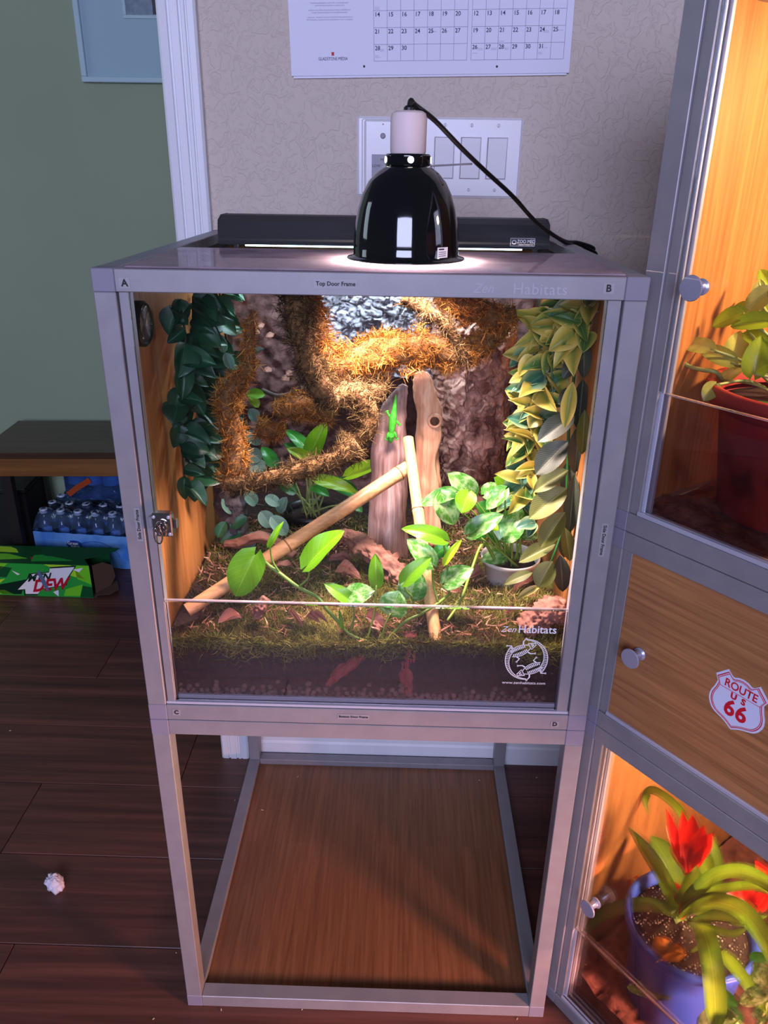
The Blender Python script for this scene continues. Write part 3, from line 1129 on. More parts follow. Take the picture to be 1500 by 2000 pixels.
# ---- framed picture in the further room
FR = pmat('pale_blue_frame', S(176, 204, 210), 0.5)
MATB = pmat('pale_mat_board', S(160, 190, 200), 0.8)
pf = thing('picture_frame', 'pale blue framed picture of a dark animal on the grey green wall', 'picture', (-0.4, 1.95, 1.57))
fx0, fz0 = -0.698, 1.569
for x0, x1, z0, z1 in ((fx0, 0.1, fz0, fz0 + 0.016), (fx0, fx0 + 0.018, fz0 + 0.016, 2.17), (0.082, 0.1, fz0 + 0.016, 2.17), (fx0, 0.1, 2.17, 2.186)):
    part(MB().box(x0, x1, 1.928, 1.9495, z0, z1, 0.002), 'moulding', FR, pf)
part(MB().box(fx0 + 0.018, 0.082, 1.938, 1.948, fz0 + 0.016, 2.17), 'mat_board', MATB, pf)
ip0, ip1, iz0, iz1 = -0.545, -0.05, 1.745, 2.03
for x0, x1, z0, z1 in ((ip0, ip1, iz0, iz0 + 0.01), (ip0, ip0 + 0.01, iz0 + 0.01, iz1), (ip1 - 0.01, ip1, iz0 + 0.01, iz1), (ip0, ip1, iz1, iz1 + 0.01)):
    part(MB().box(x0, x1, 1.934, 1.938, z0, z1, 0.001), 'bevel', FR, pf)
ph = part(MB().box(ip0 + 0.01, ip1 - 0.01, 1.9365, 1.9379, iz0 + 0.01, iz1), 'photo', pmat('faded_photo', S(112, 132, 146), 0.3, 0, S(132, 152, 164), 60), pf)
mb = MB()
dogp = [(0.105, 0.0), (0.125, 0.0), (0.13, 0.05), (0.155, 0.05), (0.165, 0.0), (0.19, 0.0), (0.20, 0.09), (0.19, 0.2), (0.12, 0.2), (0.10, 0.12), (0.085, 0.11), (0.08, 0.08), (0.10, 0.07), (0.105, 0.03)]
mb.prism([(ip0 + 0.01 + u * 0.8, iz0 + 0.012 + v) for u, v in dogp], lambda u, v, w: (u, 1.9364 - w, v), 0.0003)
part(mb, 'printed_figure', pmat('dark_print', S(38, 38, 44), 0.4), ph)

# ================================================================== THE FURTHER ROOM
bn = thing('bench', 'dark stained wooden bench against the grey green wall left of the terrarium', 'bench', (-1.06, 1.52, 0), math.radians(3.5), world=False)
BTOP = woodmat('dark_bench_wood', S(44, 28, 20), S(84, 56, 38), 'X', 0.5, 0.35, 0, 0.3)
BAPR = woodmat('ochre_bench_wood', S(104, 66, 28), S(142, 96, 44), 'X', 0.5, 0.4, 0, 0.2)
BLEG = pmat('dark_leg_wood', S(26, 18, 15), 0.5)
part(MB().box(0, 0.85, 0, 0.365, 0.428, 0.45, 0.003), 'top', BTOP, bn)
for y in (0.012, 0.345):
    part(MB().box(0.055, 0.795, y, y + 0.02, 0.362, 0.4279, 0.001), 'apron', BAPR, bn)
for x in (0.035, 0.795):
    part(MB().box(x, x + 0.02, 0.033, 0.344, 0.362, 0.4279, 0.001), 'apron', BAPR, bn)
for x in (0.03, 0.79):
    for y in (0.034, 0.315):
        mb = MB()
        mb.box(x + 0.0205, x + 0.0555, y, y + 0.03, 0, 0.4278, 0.001)
        part(mb, 'leg', BLEG, bn)
bx = thing('storage_box', 'black storage box in the shade under the left end of the bench', 'box', (-0.99, 1.66, 0), math.radians(4.5), world=False)
DKB = pmat('dark_box_plastic', S(14, 14, 16), 0.6)
part(MB().box(-0.2, 0.0, 0, 0.2, 0, 0.25, 0.004), 'body', DKB, bx)
part(MB().box(-0.205, 0.005, -0.005, 0.205, 0.2502, 0.268, 0.004), 'lid', DKB, bx)

# ---- two shrink-wrapped packs of water bottles
PET = glassmat('pet_bottle', (0.90, 0.94, 1.0, 1), 1.2, 0.12, S(120, 160, 220))
LABELB = pmat('pale_blue_label', S(96, 150, 220), 0.45)
CAPM = pmat('white_cap', S(190, 205, 225), 0.4)
bprof_ = [(0.024, 0.0), (0.0305, 0.004), (0.031, 0.03), (0.0295, 0.05), (0.031, 0.06), (0.031, 0.13), (0.0285, 0.15), (0.018, 0.175), (0.0125, 0.183), (0.0125, 0.192)]
BOT = MB().lathe(bprof_, 14).mesh('bottle', True)
BOT.materials.append(PET)
CAP = MB().lathe([(0.0142, 0.190), (0.0146, 0.191), (0.0146, 0.203), (0.0135, 0.205)], 14).mesh('cap', True)
CAP.materials.append(CAPM)
LAB = MB().lathe([(0.0314, 0.055), (0.0314, 0.120)], 14, cap=False).mesh('bottle_label', True)
LAB.materials.append(LABELB)


def pack(loc, rz, label, nx, ny, wrapcol, front):
    th_ = thing('water_bottle_pack', label, 'bottle pack', loc, rz, 'shrink wrapped water packs under the bench', world=False)
    for i in range(nx):
        for j in range(ny):
            o = put('bottle', BOT, None, th_)
            o.location = (0.034 + i * 0.064, 0.034 + j * 0.064, 0.001)
            c = put('cap', CAP, None, o)
            l_ = put('bottle_label', LAB, None, o)
    w, d = nx * 0.064 + 0.004, ny * 0.064 + 0.004
    # film: a sagging skin over the shoulders
    mb = MB()

    def skin(u, v):
        x, y = u * w, v * d
        bump = 0.006 * (math.cos((x - 0.034) / 0.064 * 2 * math.pi) + math.cos((y - 0.034) / 0.064 * 2 * math.pi))
        e = min(u, 1 - u, v, 1 - v)
        z = 0.197 + bump - 0.05 * max(0, 1 - e / 0.06) ** 2
        return (x, y, z + 0.006 * noise.noise((x * 30, y * 30, loc[0])))
    mb.grid(28, 20, skin)
    part(mb, 'shrink_film', FILM, th_, 'all', fix=False)
    mb = MB()
    ring = [(0, 0), (w, 0), (w, d), (0, d), (0, 0)]
    for (xa, ya), (xb, yb) in zip(ring[:-1], ring[1:]):
        mb.grid(20, 5, lambda u, v: (xa + (xb - xa) * u + (0.002 * math.sin(u * 40) if xa == xb else 0), ya + (yb - ya) * u + (0.002 * math.sin(u * 44) if ya == yb else 0), 0.002 + v * 0.128))
    part(mb, 'printed_wrap', wrapcol, th_, 'all', fix=False)
    return th_, w, d


WRAP1 = pmat('pale_blue_wrap', S(112, 164, 226), 0.25, 0, S(70, 130, 210), 9, lo=0.45, hi=0.6, coat=0.4)
WRAP2 = glassmat('blue_film_wrap', (0.6, 0.7, 0.85, 1), 1.6, 0.75, S(60, 88, 140), 0.12, hmin=0.1)
pk, w, d = pack((-0.955, 1.60, 0), math.radians(-5), 'clear bottled water pack in light blue wrap standing on the floor behind the soda box', 6, 4, WRAP1, True)
OVAL = pmat('deep_blue_oval', S(24, 62, 148), 0.4)
mb = MB()
mb.prism([(0.150 + 0.028 * math.cos(q), 0.088 + 0.0165 * math.sin(q)) for q in np.linspace(0, 2 * math.pi, 26, endpoint=False)], lambda u, v, q: (u, -0.0035 - q, v), 0.0006)
ov = part(mb, 'printed_oval', OVAL, pk)
lettering('Great', 0.017, INK_WHITE, ov, (0.146, -0.0042, 0.0935), X, Zv, 0.0003)
lettering('Value', 0.015, INK_WHITE, ov, (0.153, -0.0042, 0.0815), X, Zv, 0.0003)
lettering('Drinking', 0.026, INK_BLACK, pk, (0.232, -0.0038, 0.052), X, Zv, 0.0004)
mb = MB()
arc = [(0.135 + 0.13 * (1 - math.cos(a)) * 0.7, 0.03 + 0.075 * math.sin(a)) for a in np.linspace(0.1, 2.9, 20)]
line2(mb, lambda u, v, q: (u, -0.0036 - q, v), arc, 0.0016)
part(mb, 'printed_curve', OVAL, pk)
pk2, w, d = pack((-0.86, 1.70, 0.214), math.radians(-3), 'second bottled water pack in dark blue film lying on top of the first', 4, 3, WRAP2, False)
mb = MB()
line2(mb, lambda u, v, q: (u, -0.004 - q, v), [(0.01, 0.02), (0.05, 0.05), (0.1, 0.08)], 0.02)
part(mb, 'printed_stripe', pmat('orange_red_print', S(170, 70, 30), 0.4), pk2)

# ---- soda carton with torn end
G = {k: pmat('carton_' + k, c, 0.38) for k, c in dict(bright=S(112, 205, 40), mid=S(40, 160, 60), dark=S(10, 78, 38), lime=S(176, 224, 50), deep=S(6, 42, 26), red=S(190, 20, 44), grey=S(96, 112, 140)).items()}
CARD = pmat('brown_cardboard', S(92, 66, 50), 0.85)
bxc = thing('soda_carton', 'torn open green soda can carton lying on the floor in front of the water packs', 'carton', (-0.668, 1.366, 0), math.radians(-1), world=False)
bw, bd_, bh = 0.39, 0.125, 0.121
part(MB().box(-bw, 0, 0, 0.0012, 0, bh), 'front_panel', G['mid'], bxc)
part(MB().box(-bw, 0.02, bd_ - 0.0012, bd_, 0, bh), 'back_panel', G['dark'], bxc)
part(MB().box(-bw, 0.01, 0.0013, bd_ - 0.0013, 0.0005, 0.0017), 'bottom_panel', CARD, bxc)
part(MB().box(-bw - 0.0012, -bw, 0, bd_, 0, bh), 'end_panel', G['bright'], bxc)
mb = MB()
mb.prism([(-bw, 0), (0.0, 0), (-0.03, 0.04), (0.02, 0.07), (0.05, 0.10), (0.06, bd_), (-bw, bd_)], lambda u, v, q: (u, v, bh + q + 0.02 * max(0, (u + 0.12)) * (1 if v > 0.02 else 0)), 0.0012)
tp = part(mb, 'top_panel', G['dark'], bxc)
flap = MB()
flap.prism([(0, 0), (0.045, 0.004), (0.06, 0.03), (0.055, 0.075), (0.03, 0.10), (0, 0.105)], lambda u, v, q: (0.001 + u * 0.75, 0.02 + u * 1.15 + q, 0.006 + v), 0.0012)
part(flap, 'torn_flap', CARD, bxc)
flap = MB()
flap.prism([(0, 0), (0.05, 0.0), (0.07, 0.02), (0.04, 0.06), (0, 0.055)], lambda u, v, q: (0.002 + u, 0.012 + v * 1.6, 0.0025 + q + u * 0.1), 0.0012)
part(flap, 'torn_flap', CARD, bxc)
# shards of colour printed on the front and top
fr_ = lambda u, v, q: (u, -0.0002 - q, v)
for k, poly in (('bright', [(-bw, 0.075), (-0.30, 0.095), (-0.27, 0.121), (-bw, 0.121)]), ('dark', [(-0.37, 0.07), (-0.285, 0.068), (-0.26, 0.104), (-0.32, 0.113)]), ('lime', [(-bw, 0.045), (-0.29, 0.062), (-0.33, 0.03), (-bw, 0.02)]),
                ('deep', [(-0.345, 0.032), (-0.22, 0.062), (-0.245, 0.005), (-0.31, 0.004)]), ('lime', [(-0.15, 0.121), (-0.06, 0.121), (-0.02, 0.07), (-0.06, 0.08)]), ('bright', [(-0.05, 0.121), (0, 0.121), (0, 0.05), (-0.045, 0.07)]),
                ('dark', [(-0.045, 0.001), (0, 0.001), (0, 0.04), (-0.03, 0.045)]), ('bright', [(-0.09, 0.03), (-0.03, 0.05), (-0.045, 0.006), (-0.10, 0.004)]), ('bright', [(-0.30, 0.02), (-0.27, 0.004), (-bw, 0.002), (-bw, 0.012)])):
    part(MB().prism(poly, fr_, 0.0003), 'printed_shard', G[k], bxc)
tf = lambda u, v, q: (u, v, bh + 0.0014 + q)
for k, poly in (('bright', [(-bw, 0.01), (-0.22, 0.035), (-0.30, 0.065), (-bw, 0.06)]), ('mid', [(-0.2, 0.015), (-0.05, 0.03), (-0.1, 0.08), (-0.21, 0.06)]), ('lime', [(-bw, 0.08), (-0.27, 0.075), (-0.30, 0.115), (-bw, 0.12)])):
    part(MB().prism(poly, tf, 0.0003), 'printed_shard', G[k], bxc)
line_ = MB()
line2(line_, tf, [(-0.21, 0.035), (-0.15, 0.065), (-0.05, 0.09)], 0.02, 0.008)
part(line_, 'printed_shard', G['red'], bxc)
# the logo: white outlined slanted letters
ol = [(-0.262, 0.018), (-0.215, 0.066), (-0.205, 0.085), (-0.135, 0.095), (-0.13, 0.112), (-0.04, 0.121), (-0.075, 0.072), (-0.085, 0.045), (-0.175, 0.026), (-0.19, 0.003), (-0.236, 0.0015), (-0.234, 0.022)]
part(MB().prism([(u * 1.0, v) for u, v in ol], lambda u, v, q: (u, -0.0006 - q, v), 0.0003), 'printed_logo', G['deep'], bxc)
cxm, czm = -0.15, 0.06
part(MB().prism([(cxm + (u - cxm) * 0.93, czm + (v - czm) * 0.9) for u, v in ol], lambda u, v, q: (u, -0.001 - q, v), 0.0003), 'printed_logo', INK_WHITE, bxc)
sl = Vector((1, 0, 0.12))
lettering('MTN', 0.036, G['deep'], bxc, (-0.176, -0.0015, 0.071), sl, Zv, 0.0012, shear=0.45, sx=1.0, shiftroot=False)
lettering('DEW', 0.060, G['red'], bxc, (-0.145, -0.0017, 0.043), sl, Zv, 0.0022, shear=0.45, sx=0.86, shiftroot=False)
ov2 = [(0.008 * math.cos(q), 0.040 * math.sin(q)) for q in np.linspace(0, 2 * math.pi, 22, endpoint=False)]
part(MB().prism([(-0.161 + u - v * 0.28, 0.06 + v) for u, v in ov2], lambda u, v, q: (u, -0.0022 - q, v), 0.0004), 'printed_slot', G['grey'], bxc)
for poly in ([(-0.262, 0.095), (-0.245, 0.078), (-0.236, 0.082)], [(-0.055, 0.105), (-0.02, 0.113), (-0.035, 0.096)], [(-0.135, 0.018), (-0.118, 0.0015), (-0.115, 0.026)]):
    part(MB().prism(poly, lambda u, v, q: (u, -0.0008 - q, v), 0.0003), 'printed_shard', INK_WHITE, bxc)

# ---- crumpled tissue on the floor
mb = MB()
tw = atz(110, 1735, 0)


def tissue(u, v):
    a, e = u * 2 * math.pi, (v - 0.5) * math.pi
    n_ = Vector((math.cos(a) * math.cos(e), math.sin(a) * math.cos(e), math.sin(e)))
    k = 1 + 0.55 * noise.turbulence(n_ * 2.1 + Vector((3, 1, 5)), 3, True) - 0.25
    q = Vector((n_.x * 0.0155, n_.y * 0.017, n_.z * 0.0195)) * k
    q.x += -0.25 * q.z
    q.z = max(q.z + 0.0145, 0.0004)
    return tw + q


mb.grid(36, 24, tissue)
single(mb, 'crumpled_tissue', pmat('tissue_paper', S(214, 208, 222), 0.9, bump=0.4, bscale=300, bdist=0.001), 'crumpled white tissue lying alone on the dark wooden floor', 'tissue', smooth='all', loc=tuple(tw))
mb = MB()
for px, py in ((345, 1512), (459, 1563), (474, 1651), (512, 1582), (582, 1517), (344, 1861), (20, 1427), (300, 1990), (432, 1972), (590, 1972), (1010, 1990), (936, 1524), (1048, 1519)):
    p = atz(px, py, 0.0135 if 510 < px < 1040 and py < 1950 else 0.001)
    a = random.uniform(0, 3)
    d = Vector((math.cos(a), math.sin(a), 0)) * random.uniform(0.0012, 0.003)
    mb.tube([p - d, p + Vector((0, 0, 0.0006)), p + d], [0.0006, 0.001, 0.0005], 5)
single(mb, 'crumbs', pmat('pale_crumb', S(196, 176, 150), 0.8), 'tiny pale crumbs scattered on the floor and base board', 'crumbs', kind='stuff')

# ================================================================== THE STACK ON THE RIGHT
SW, SD_, SB, SM, ST = 1.22, 0.61, 0.600, 0.906, 1.516
KNOBM = pmat('satin_knob', S(176, 174, 196), 0.3, 0.5)


def knob(parent, a, z, y0):
    k = part(MB().lathe([(0.0085, 0.0), (0.009, 0.002), (0.0065, 0.004), (0.0052, 0.011), (0.0062, 0.016), (0.0125, 0.0185), (0.0138, 0.0205), (0.0130, 0.0222), (0.002, 0.0226)], 28, (a, y0, z), 'Y'), 'knob', KNOBM, parent, True)
    return k


def unit(name, label, z0, z1, glassy):
    th_ = thing(name, label, 'terrarium' if glassy else 'cabinet', tuple(S0 + Vector((0, 0, 0))), STH, world=False)
    Pp = frame(th_, SW, SD_, z1 - z0 - 0.0006, z0)
    part(MB().box(0.010, 0.016, T, SD_ - T, z0 + T, z1 - T), 'side_panel', BAMBOO_Z, th_)
    part(MB().box(SW - 0.016, SW - 0.010, T, SD_ - T, z0 + T, z1 - T), 'side_panel', BAMBOO_Z, th_)
    part(MB().box(T, SW - T, SD_ - 0.016, SD_ - 0.010, z0 + T, z1 - T), 'back_panel', BAMBOO_X, th_)
    part(MB().box(T, SW - T, T, SD_ - T, z0 + 0.008, z0 + 0.014), 'floor_panel', BAMBOO, th_)
    # tracks
    part(MB().box(T, T + 0.0135, 0.004, 0.0088, z0 + T, z1 - T, 0.0006), 'track', ALU, th_)
    part(MB().box(T + 0.009, T + 0.0175, 0.0095, 0.013, z0 + T, z1 - T, 0.0006), 'track', ALU_LT, th_)
    part(MB().box(T + 0.0135, T + 0.0215, 0.0145, 0.020, z0 + T, z1 - T, 0.0006), 'track', ALU_LT, th_)
    for y in (0.0015, 0.008, 0.0145):
        part(MB().box(T + 0.012, SW - T, y, y + 0.0035, z0 + T, z0 + T + 0.006 - (y * 0.15), 0.0005), 'track', ALU_LT, th_)
    return th_, Pp


bu, _ = unit('terrarium', 'warm lit glass fronted terrarium at the bottom of the stack with the blue bromeliad pot', 0.0, SB, True)
cu2, _ = unit('bamboo_cabinet', 'bamboo fronted cabinet with a road shield sticker in the middle of the stack', SB, SM, False)
tu, _ = unit('terrarium', 'warm lit glass fronted terrarium at the top of the stack with the red pot', SM, ST, True)
for th_, z0, z1, zl in ((bu, 0, SB, 0.193), (tu, SM, ST, 1.088)):
    l2 = part(MB().box(T + 0.0135, SW - T, 0.0105, 0.0140, z0 + T + 0.001, zl - 0.002), 'front_lip_pane', GLASS_LIP, th_)
    part(MB().box(T + 0.0135, SW - T, 0.0105, 0.0140, zl - 0.0019, zl), 'polished_edge', GLASS_EDGE, l2)
    dr = part(MB().box(T + 0.0135, SW * 0.52, 0.0045, 0.0075, zl + 0.001, z1 - T), 'door_pane', GLASS, th_)
    part(MB().box(SW * 0.5, SW - T, 0.0085, 0.0100, zl + 0.001, z1 - T), 'door_pane', GLASS, th_)
    part(MB().box(T, SW - T, T, SD_ - T, z1 - 0.017, z1 - 0.016), 'screen_top', MESHM, th_)
    knob(dr, 0.0725, {0: 0.288}.get(z0, 1.212), 0.0044)
dr = part(MB().box(T + 0.0135, SW * 0.52, 0.0050, 0.0105, SB + T + 0.004, SM - T, 0.0005), 'door', BAMBOO_X, cu2)
part(MB().box(SW * 0.5, SW - T, 0.0107, 0.0160, SB + T + 0.004, SM - T, 0.0005), 'door', BAMBOO_X, cu2)
knob(dr, 0.0735, 0.746, 0.0048)
part(MB().box(T, SW - T, T, SD_ - T, SM - 0.017, SM - 0.012), 'top_panel', BAMBOO, cu2)
# road shield sticker
SHW = pmat('shield_white', S(206, 210, 236), 0.4)
SHR = pmat('shield_red', S(196, 22, 46), 0.45)
c0_ = sat(1440, 1376, 0.0046)
half = [(0.0, 0.0335), (0.0085, 0.0375), (0.0165, 0.0330), (0.0225, 0.0385), (0.0335, 0.0270), (0.0300, 0.0190), (0.0325, 0.0100), (0.0350, -0.0010), (0.0340, -0.0130), (0.0260, -0.0240), (0.0120, -0.0310), (0.0, -0.0385)]
half = [(0.0, 0.0335), (0.0060, 0.0345), (0.0125, 0.0320), (0.0200, 0.0385), (0.0335, 0.0250), (0.0295, 0.0170), (0.0315, 0.0085), (0.0350, -0.0020), (0.0345, -0.0130), (0.0270, -0.0240), (0.0110, -0.0305), (0.0, -0.0370)]
half[0] = (0.0, 0.0355)
curve = [(q.x, q.y) for q in bez([Vector((u, v, 0)) for u, v in half[5:]], 4)]
topc = [(q.x, q.y) for q in bez([Vector((u, v, 0)) for u, v in half[:4]], 3)]
half = topc + [half[4]] + curve
shape = half + [(-u, v) for u, v in half[-2:0:-1]]


def smooth_poly(poly, n=3):
    return poly


sa = math.radians(-1.5)


def shf(u, v, q, y=0.0046):
    return (c0_.x + u * math.cos(sa) - v * math.sin(sa), y - q, c0_.z + u * math.sin(sa) + v * math.cos(sa))


def shy(y):
    return lambda u, v, q: shf(u, v, q, y)


sk = part(MB().prism(shape, shy(0.0048), 0.0004), 'shield_sticker', SHW, dr, label='white and red road shield sticker')
for k0, k1 in ((0.93, 0.900), (0.875, 0.855)):
    mb = MB()
    n = len(shape)
    for i in range(n):
        a, b_ = shape[i], shape[(i + 1) % n]
        mb.prism([(a[0] * k0, a[1] * k0), (b_[0] * k0, b_[1] * k0), (b_[0] * k1, b_[1] * k1), (a[0] * k1, a[1] * k1)], shy(0.0043), 0.0002)
    part(mb, 'shield_border', SHR, sk)
part(MB().prism([(-0.0262, 0.0128), (0.0262, 0.0128), (0.0262, 0.0134), (-0.0262, 0.0134)], shy(0.0043), 0.0002), 'shield_line', SHR, sk)


def shl(s_, u, v, size, **k):
    o = shf(u, v, 0, 0.0042)
    lettering(s_, size, SHR, sk, o, (math.cos(sa), 0, math.sin(sa)), (-math.sin(sa), 0, math.cos(sa)), shiftroot=False, lift=0.0001, **k)


shl('ROUTE', 0, 0.0205, 0.0150, bold=0.0003, sx=0.86)
shl('U', -0.0062, 0.0075, 0.0110, bold=0.0006)
shl('S', 0.0062, 0.0070, 0.0110, bold=0.0006)
shl('66', 0, -0.0105, 0.0300, bold=0.0009, sx=0.95, spacing=1.05)

# lamps under the stack terrariums' lids, plus one unseen fill lamp added for warmth
REFL = pmat('lamp_reflector', S(30, 30, 34), 0.3, 0.4)
for nm, lab, a_, z, e, colr in (('heat_lamp', 'warm heat lamp above the blue pot under the lid of the bottom stack terrarium', 0.31, SB - 0.02, 40, (1.0, 0.66, 0.40)),
                                ('heat_lamp', 'second warm heat lamp in the far half of the bottom stack terrarium', 0.95, SB - 0.20, 820, (1.0, 0.44, 0.33)),
                                ('heat_lamp', 'warm heat lamp under the lid of the top stack terrarium', 0.33, ST - 0.02, 22, (1.0, 0.64, 0.36))):
    lc = Vector((a_, 0.22 if a_ < 0.5 else 0.10, z))
    lm = thing(nm, lab, 'lamp', tuple(SMAT @ lc), STH, 'heat lamps of the stack', world=False)
    part(MB().lathe([(0.02, 0.001), (0.03, -0.006), (0.05, -0.03), (0.056, -0.045), (0.0545, -0.045), (0.048, -0.03), (0.028, -0.008)], 32, cap=False), 'shade', REFL, lm, 'all')
    if z < SB - 0.1:
        part(MB().tube([(0, 0, 0.001), (0, 0, SB - 0.0172 - z)], 0.0025, 8), 'hanging_cord', RUBBER, lm)
    part(MB().lathe([(0.008, -0.012), (0.018, -0.02), (0.022, -0.034), (0.012, -0.042), (0.002, -0.043)], 20), 'bulb', emitmat('warm_bulb', (1.0, 0.62, 0.32, 1), 25), lm, True)
    pl = bpy.data.lights.new('heat_lamp_light', 'SPOT' if a_ > 0.5 else 'POINT')
    pl.energy = e
    pl.color = colr
    pl.shadow_soft_size = 0.03 if a_ < 0.5 else 0.09
    po = bpy.data.objects.new('heat_lamp_light', pl)
    COL.objects.link(po)
    po.location = SMAT @ (lc + Vector((0, 0, -0.062)))
    if a_ > 0.5:      # the added fill lamp: a spot aimed out at the stand and floor
        pl.spot_size = math.radians(84)
        pl.spot_blend = 0.7
        po.rotation_euler = (Vector((0.15, -0.25, 0.12)) - po.location).to_track_quat('-Z', 'Y').to_euler()

# ================================================================== PLANT HELPERS


def wm(p, wpx):
    return wpx * (Vector(p) - CAM).dot(CF) / F_PX


def leaf_mesh(name, mat, half, lobe=0.0, fold=0.12, droop=0.2, wave=0.02, nu=8, nv=10, cup=0.0, seed=0):
    """unit leaf: length 1 along +Y from the base, full width 1 along X, face +Z"""
    mb = MB()

    def fn(u, v):
        s_ = (u - 0.5) * 2
        t = v
        h = half(t)
        x = s_ * h
        y = t - lobe * abs(s_) ** 1.4 * (1 - t) ** 3
        z = fold * abs(s_) * h * 1.6 - droop * (t ** 2) + 0.10 * t - cup * (s_ * h) ** 2 * 4
        z += wave * math.sin(9 * t + 3 * s_ + seed) * abs(s_)
        return (x, y, z)
    mb.grid(nu, nv, fn, uv=True)
    me = mb.mesh(name, 'all', fix=False)
    me.materials.append(mat)
    return me


def nrm(f):
    mx_ = max(f(i / 200) for i in range(201))
    return lambda t: f(min(max(t, 0), 1)) / mx_ * 0.5


H_HEART = nrm(lambda t: (t + 0.0015) ** 0.42 * (1 - t) ** 0.72)
H_OVAL = nrm(lambda t: (t + 0.001) ** 0.55 * (1 - t) ** 0.55)
H_ACUTE = nrm(lambda t: (t + 0.001) ** 0.6 * (1 - t) ** 0.85)
H_LANCE = nrm(lambda t: (t + 0.002) ** 0.75 * (1 - t) ** 0.8)

HEART = dict(half=H_HEART, lobe=0.17, fold=0.13, droop=0.28)
OVAL = dict(half=H_OVAL, lobe=0.05, fold=0.14, droop=0.22)
ACUTE = dict(half=H_ACUTE, lobe=0.03, fold=0.3, droop=0.3, wave=0.03)
LANCE = dict(half=H_LANCE, lobe=0.0, fold=0.14, droop=0.18, wave=0.012)

LM = {}


def leaf_variants(kind, mat, n=3):
    k = (id(kind), mat.name)
    if k not in LM:
        LM[k] = []
        for i in range(n):
            kw = dict(kind)
            kw['droop'] = kw['droop'] * (0.5 + 0.55 * i)
            kw['fold'] = kw['fold'] * (1.3 - 0.3 * i)
            LM[k].append(leaf_mesh('leaf', mat, seed=i * 2.1, **kw))
    return LM[k]


def place_leaf(parent, kind, mat, base, tip, width, face=None, var=None, name='leaf', local=False, twist=0.0):
    """face = direction the upper side looks to; base, tip in the coordinates of the thing's parts"""
    base, tip = Vector(base), Vector(tip)
    y = tip - base
    Ln = y.length
    y = y / Ln
    if face is None:
        mid = (base + tip) / 2
        cm = CAM if not local else SINV @ CAM
        face = (cm - mid).normalized() + Vector((0, 0, 0.55))
    z = Vector(face)
    z = z - y * z.dot(y)
    z.normalize()
    x = y.cross(z)
    if twist:
        x, z = x * math.cos(twist) + z * math.sin(twist), z * math.cos(twist) - x * math.sin(twist)
    vs = leaf_variants(kind, mat)
    me = vs[random.randrange(len(vs)) if var is None else var]
    o = put(name, me, None, parent)
    m = Matrix((x * width, y * Ln, z * Ln)).transposed().to_4x4()
    m.translation = base - ORIG.get(root_of(parent).name, Vector((0, 0, 0)))
    o.matrix_local = m
    return o


def stem(parent, pts, r, mat, name='stem', n=6, k=6):
    return part(MB().tube(bez(pts, k), [r * (1 - 0.3 * i / (len(pts) * k)) for i in range((len(pts) - 1) * k + 1)], n), name, mat, parent, 'all')


def rnd3(n):
    v = np.random.normal(size=(n, 3))
    return v / np.linalg.norm(v, axis=1)[:, None]


np.random.seed(5)


def strands(P_, D_, length, width, curl, var, seg=3):
    """curled flat strands -> verts, quads, per-vertex var"""
    n = len(P_)
    ln = length * np.random.uniform(0.55, 1.25, (n, 1))
    d = D_ / np.linalg.norm(D_, axis=1)[:, None]
    side = np.cross(d, rnd3(n))
    side /= np.linalg.norm(side, axis=1)[:, None] + 1e-9
    bend = rnd3(n) * curl
    p = P_.copy()
    V = []
    for k in range(seg + 1):
        w = width * (1 - 0.75 * k / seg) * 0.5
        V += [p - side * w, p + side * w]
        d = d + bend
        d /= np.linalg.norm(d, axis=1)[:, None]
        p = p + d * ln / seg
    V = np.stack(V, 1)                       # n, 2(seg+1), 3
    m = 2 * (seg + 1)
    base = (np.arange(n) * m)[:, None]
    q = []
    for k in range(seg):
        q.append(base + np.array([[2 * k, 2 * k + 1, 2 * k + 3, 2 * k + 2]]))
    return V.reshape(-1, 3), np.concatenate(q, 0), np.repeat(var, m)


def fast_mesh(name, V, Q, var, mat):
    me = bpy.data.meshes.new(name)
    me.vertices.add(len(V))
    me.vertices.foreach_set('co', np.ascontiguousarray(V, dtype=np.float32).ravel())
    me.loops.add(len(Q) * 4)
    me.loops.foreach_set('vertex_index', np.ascontiguousarray(Q, dtype=np.int32).ravel())
    me.polygons.add(len(Q))
    me.polygons.foreach_set('loop_start', np.arange(len(Q), dtype=np.int32) * 4)
    a = me.attributes.new('var', 'FLOAT', 'POINT')
    a.data.foreach_set('value', np.clip(var, 0, 1).astype(np.float32))
    me.materials.append(mat)
    me.update(calc_edges=True)
    me.validate()
    return me


MOSS_O = mossmat('dried_orange_moss', S(92, 54, 24), S(162, 100, 42), S(208, 156, 84))
MOSS_B = mossmat('dried_brown_moss', S(42, 31, 22), S(80, 60, 40), S(132, 108, 72))
MOSS_G = mossmat('green_ground_moss', S(84, 58, 38), S(108, 114, 44), S(192, 182, 106))
CORE = pmat('moss_mat_core', S(84, 56, 30), 0.95, 0, S(128, 88, 46), 160, bump=0.9, bscale=260, bdist=0.003)


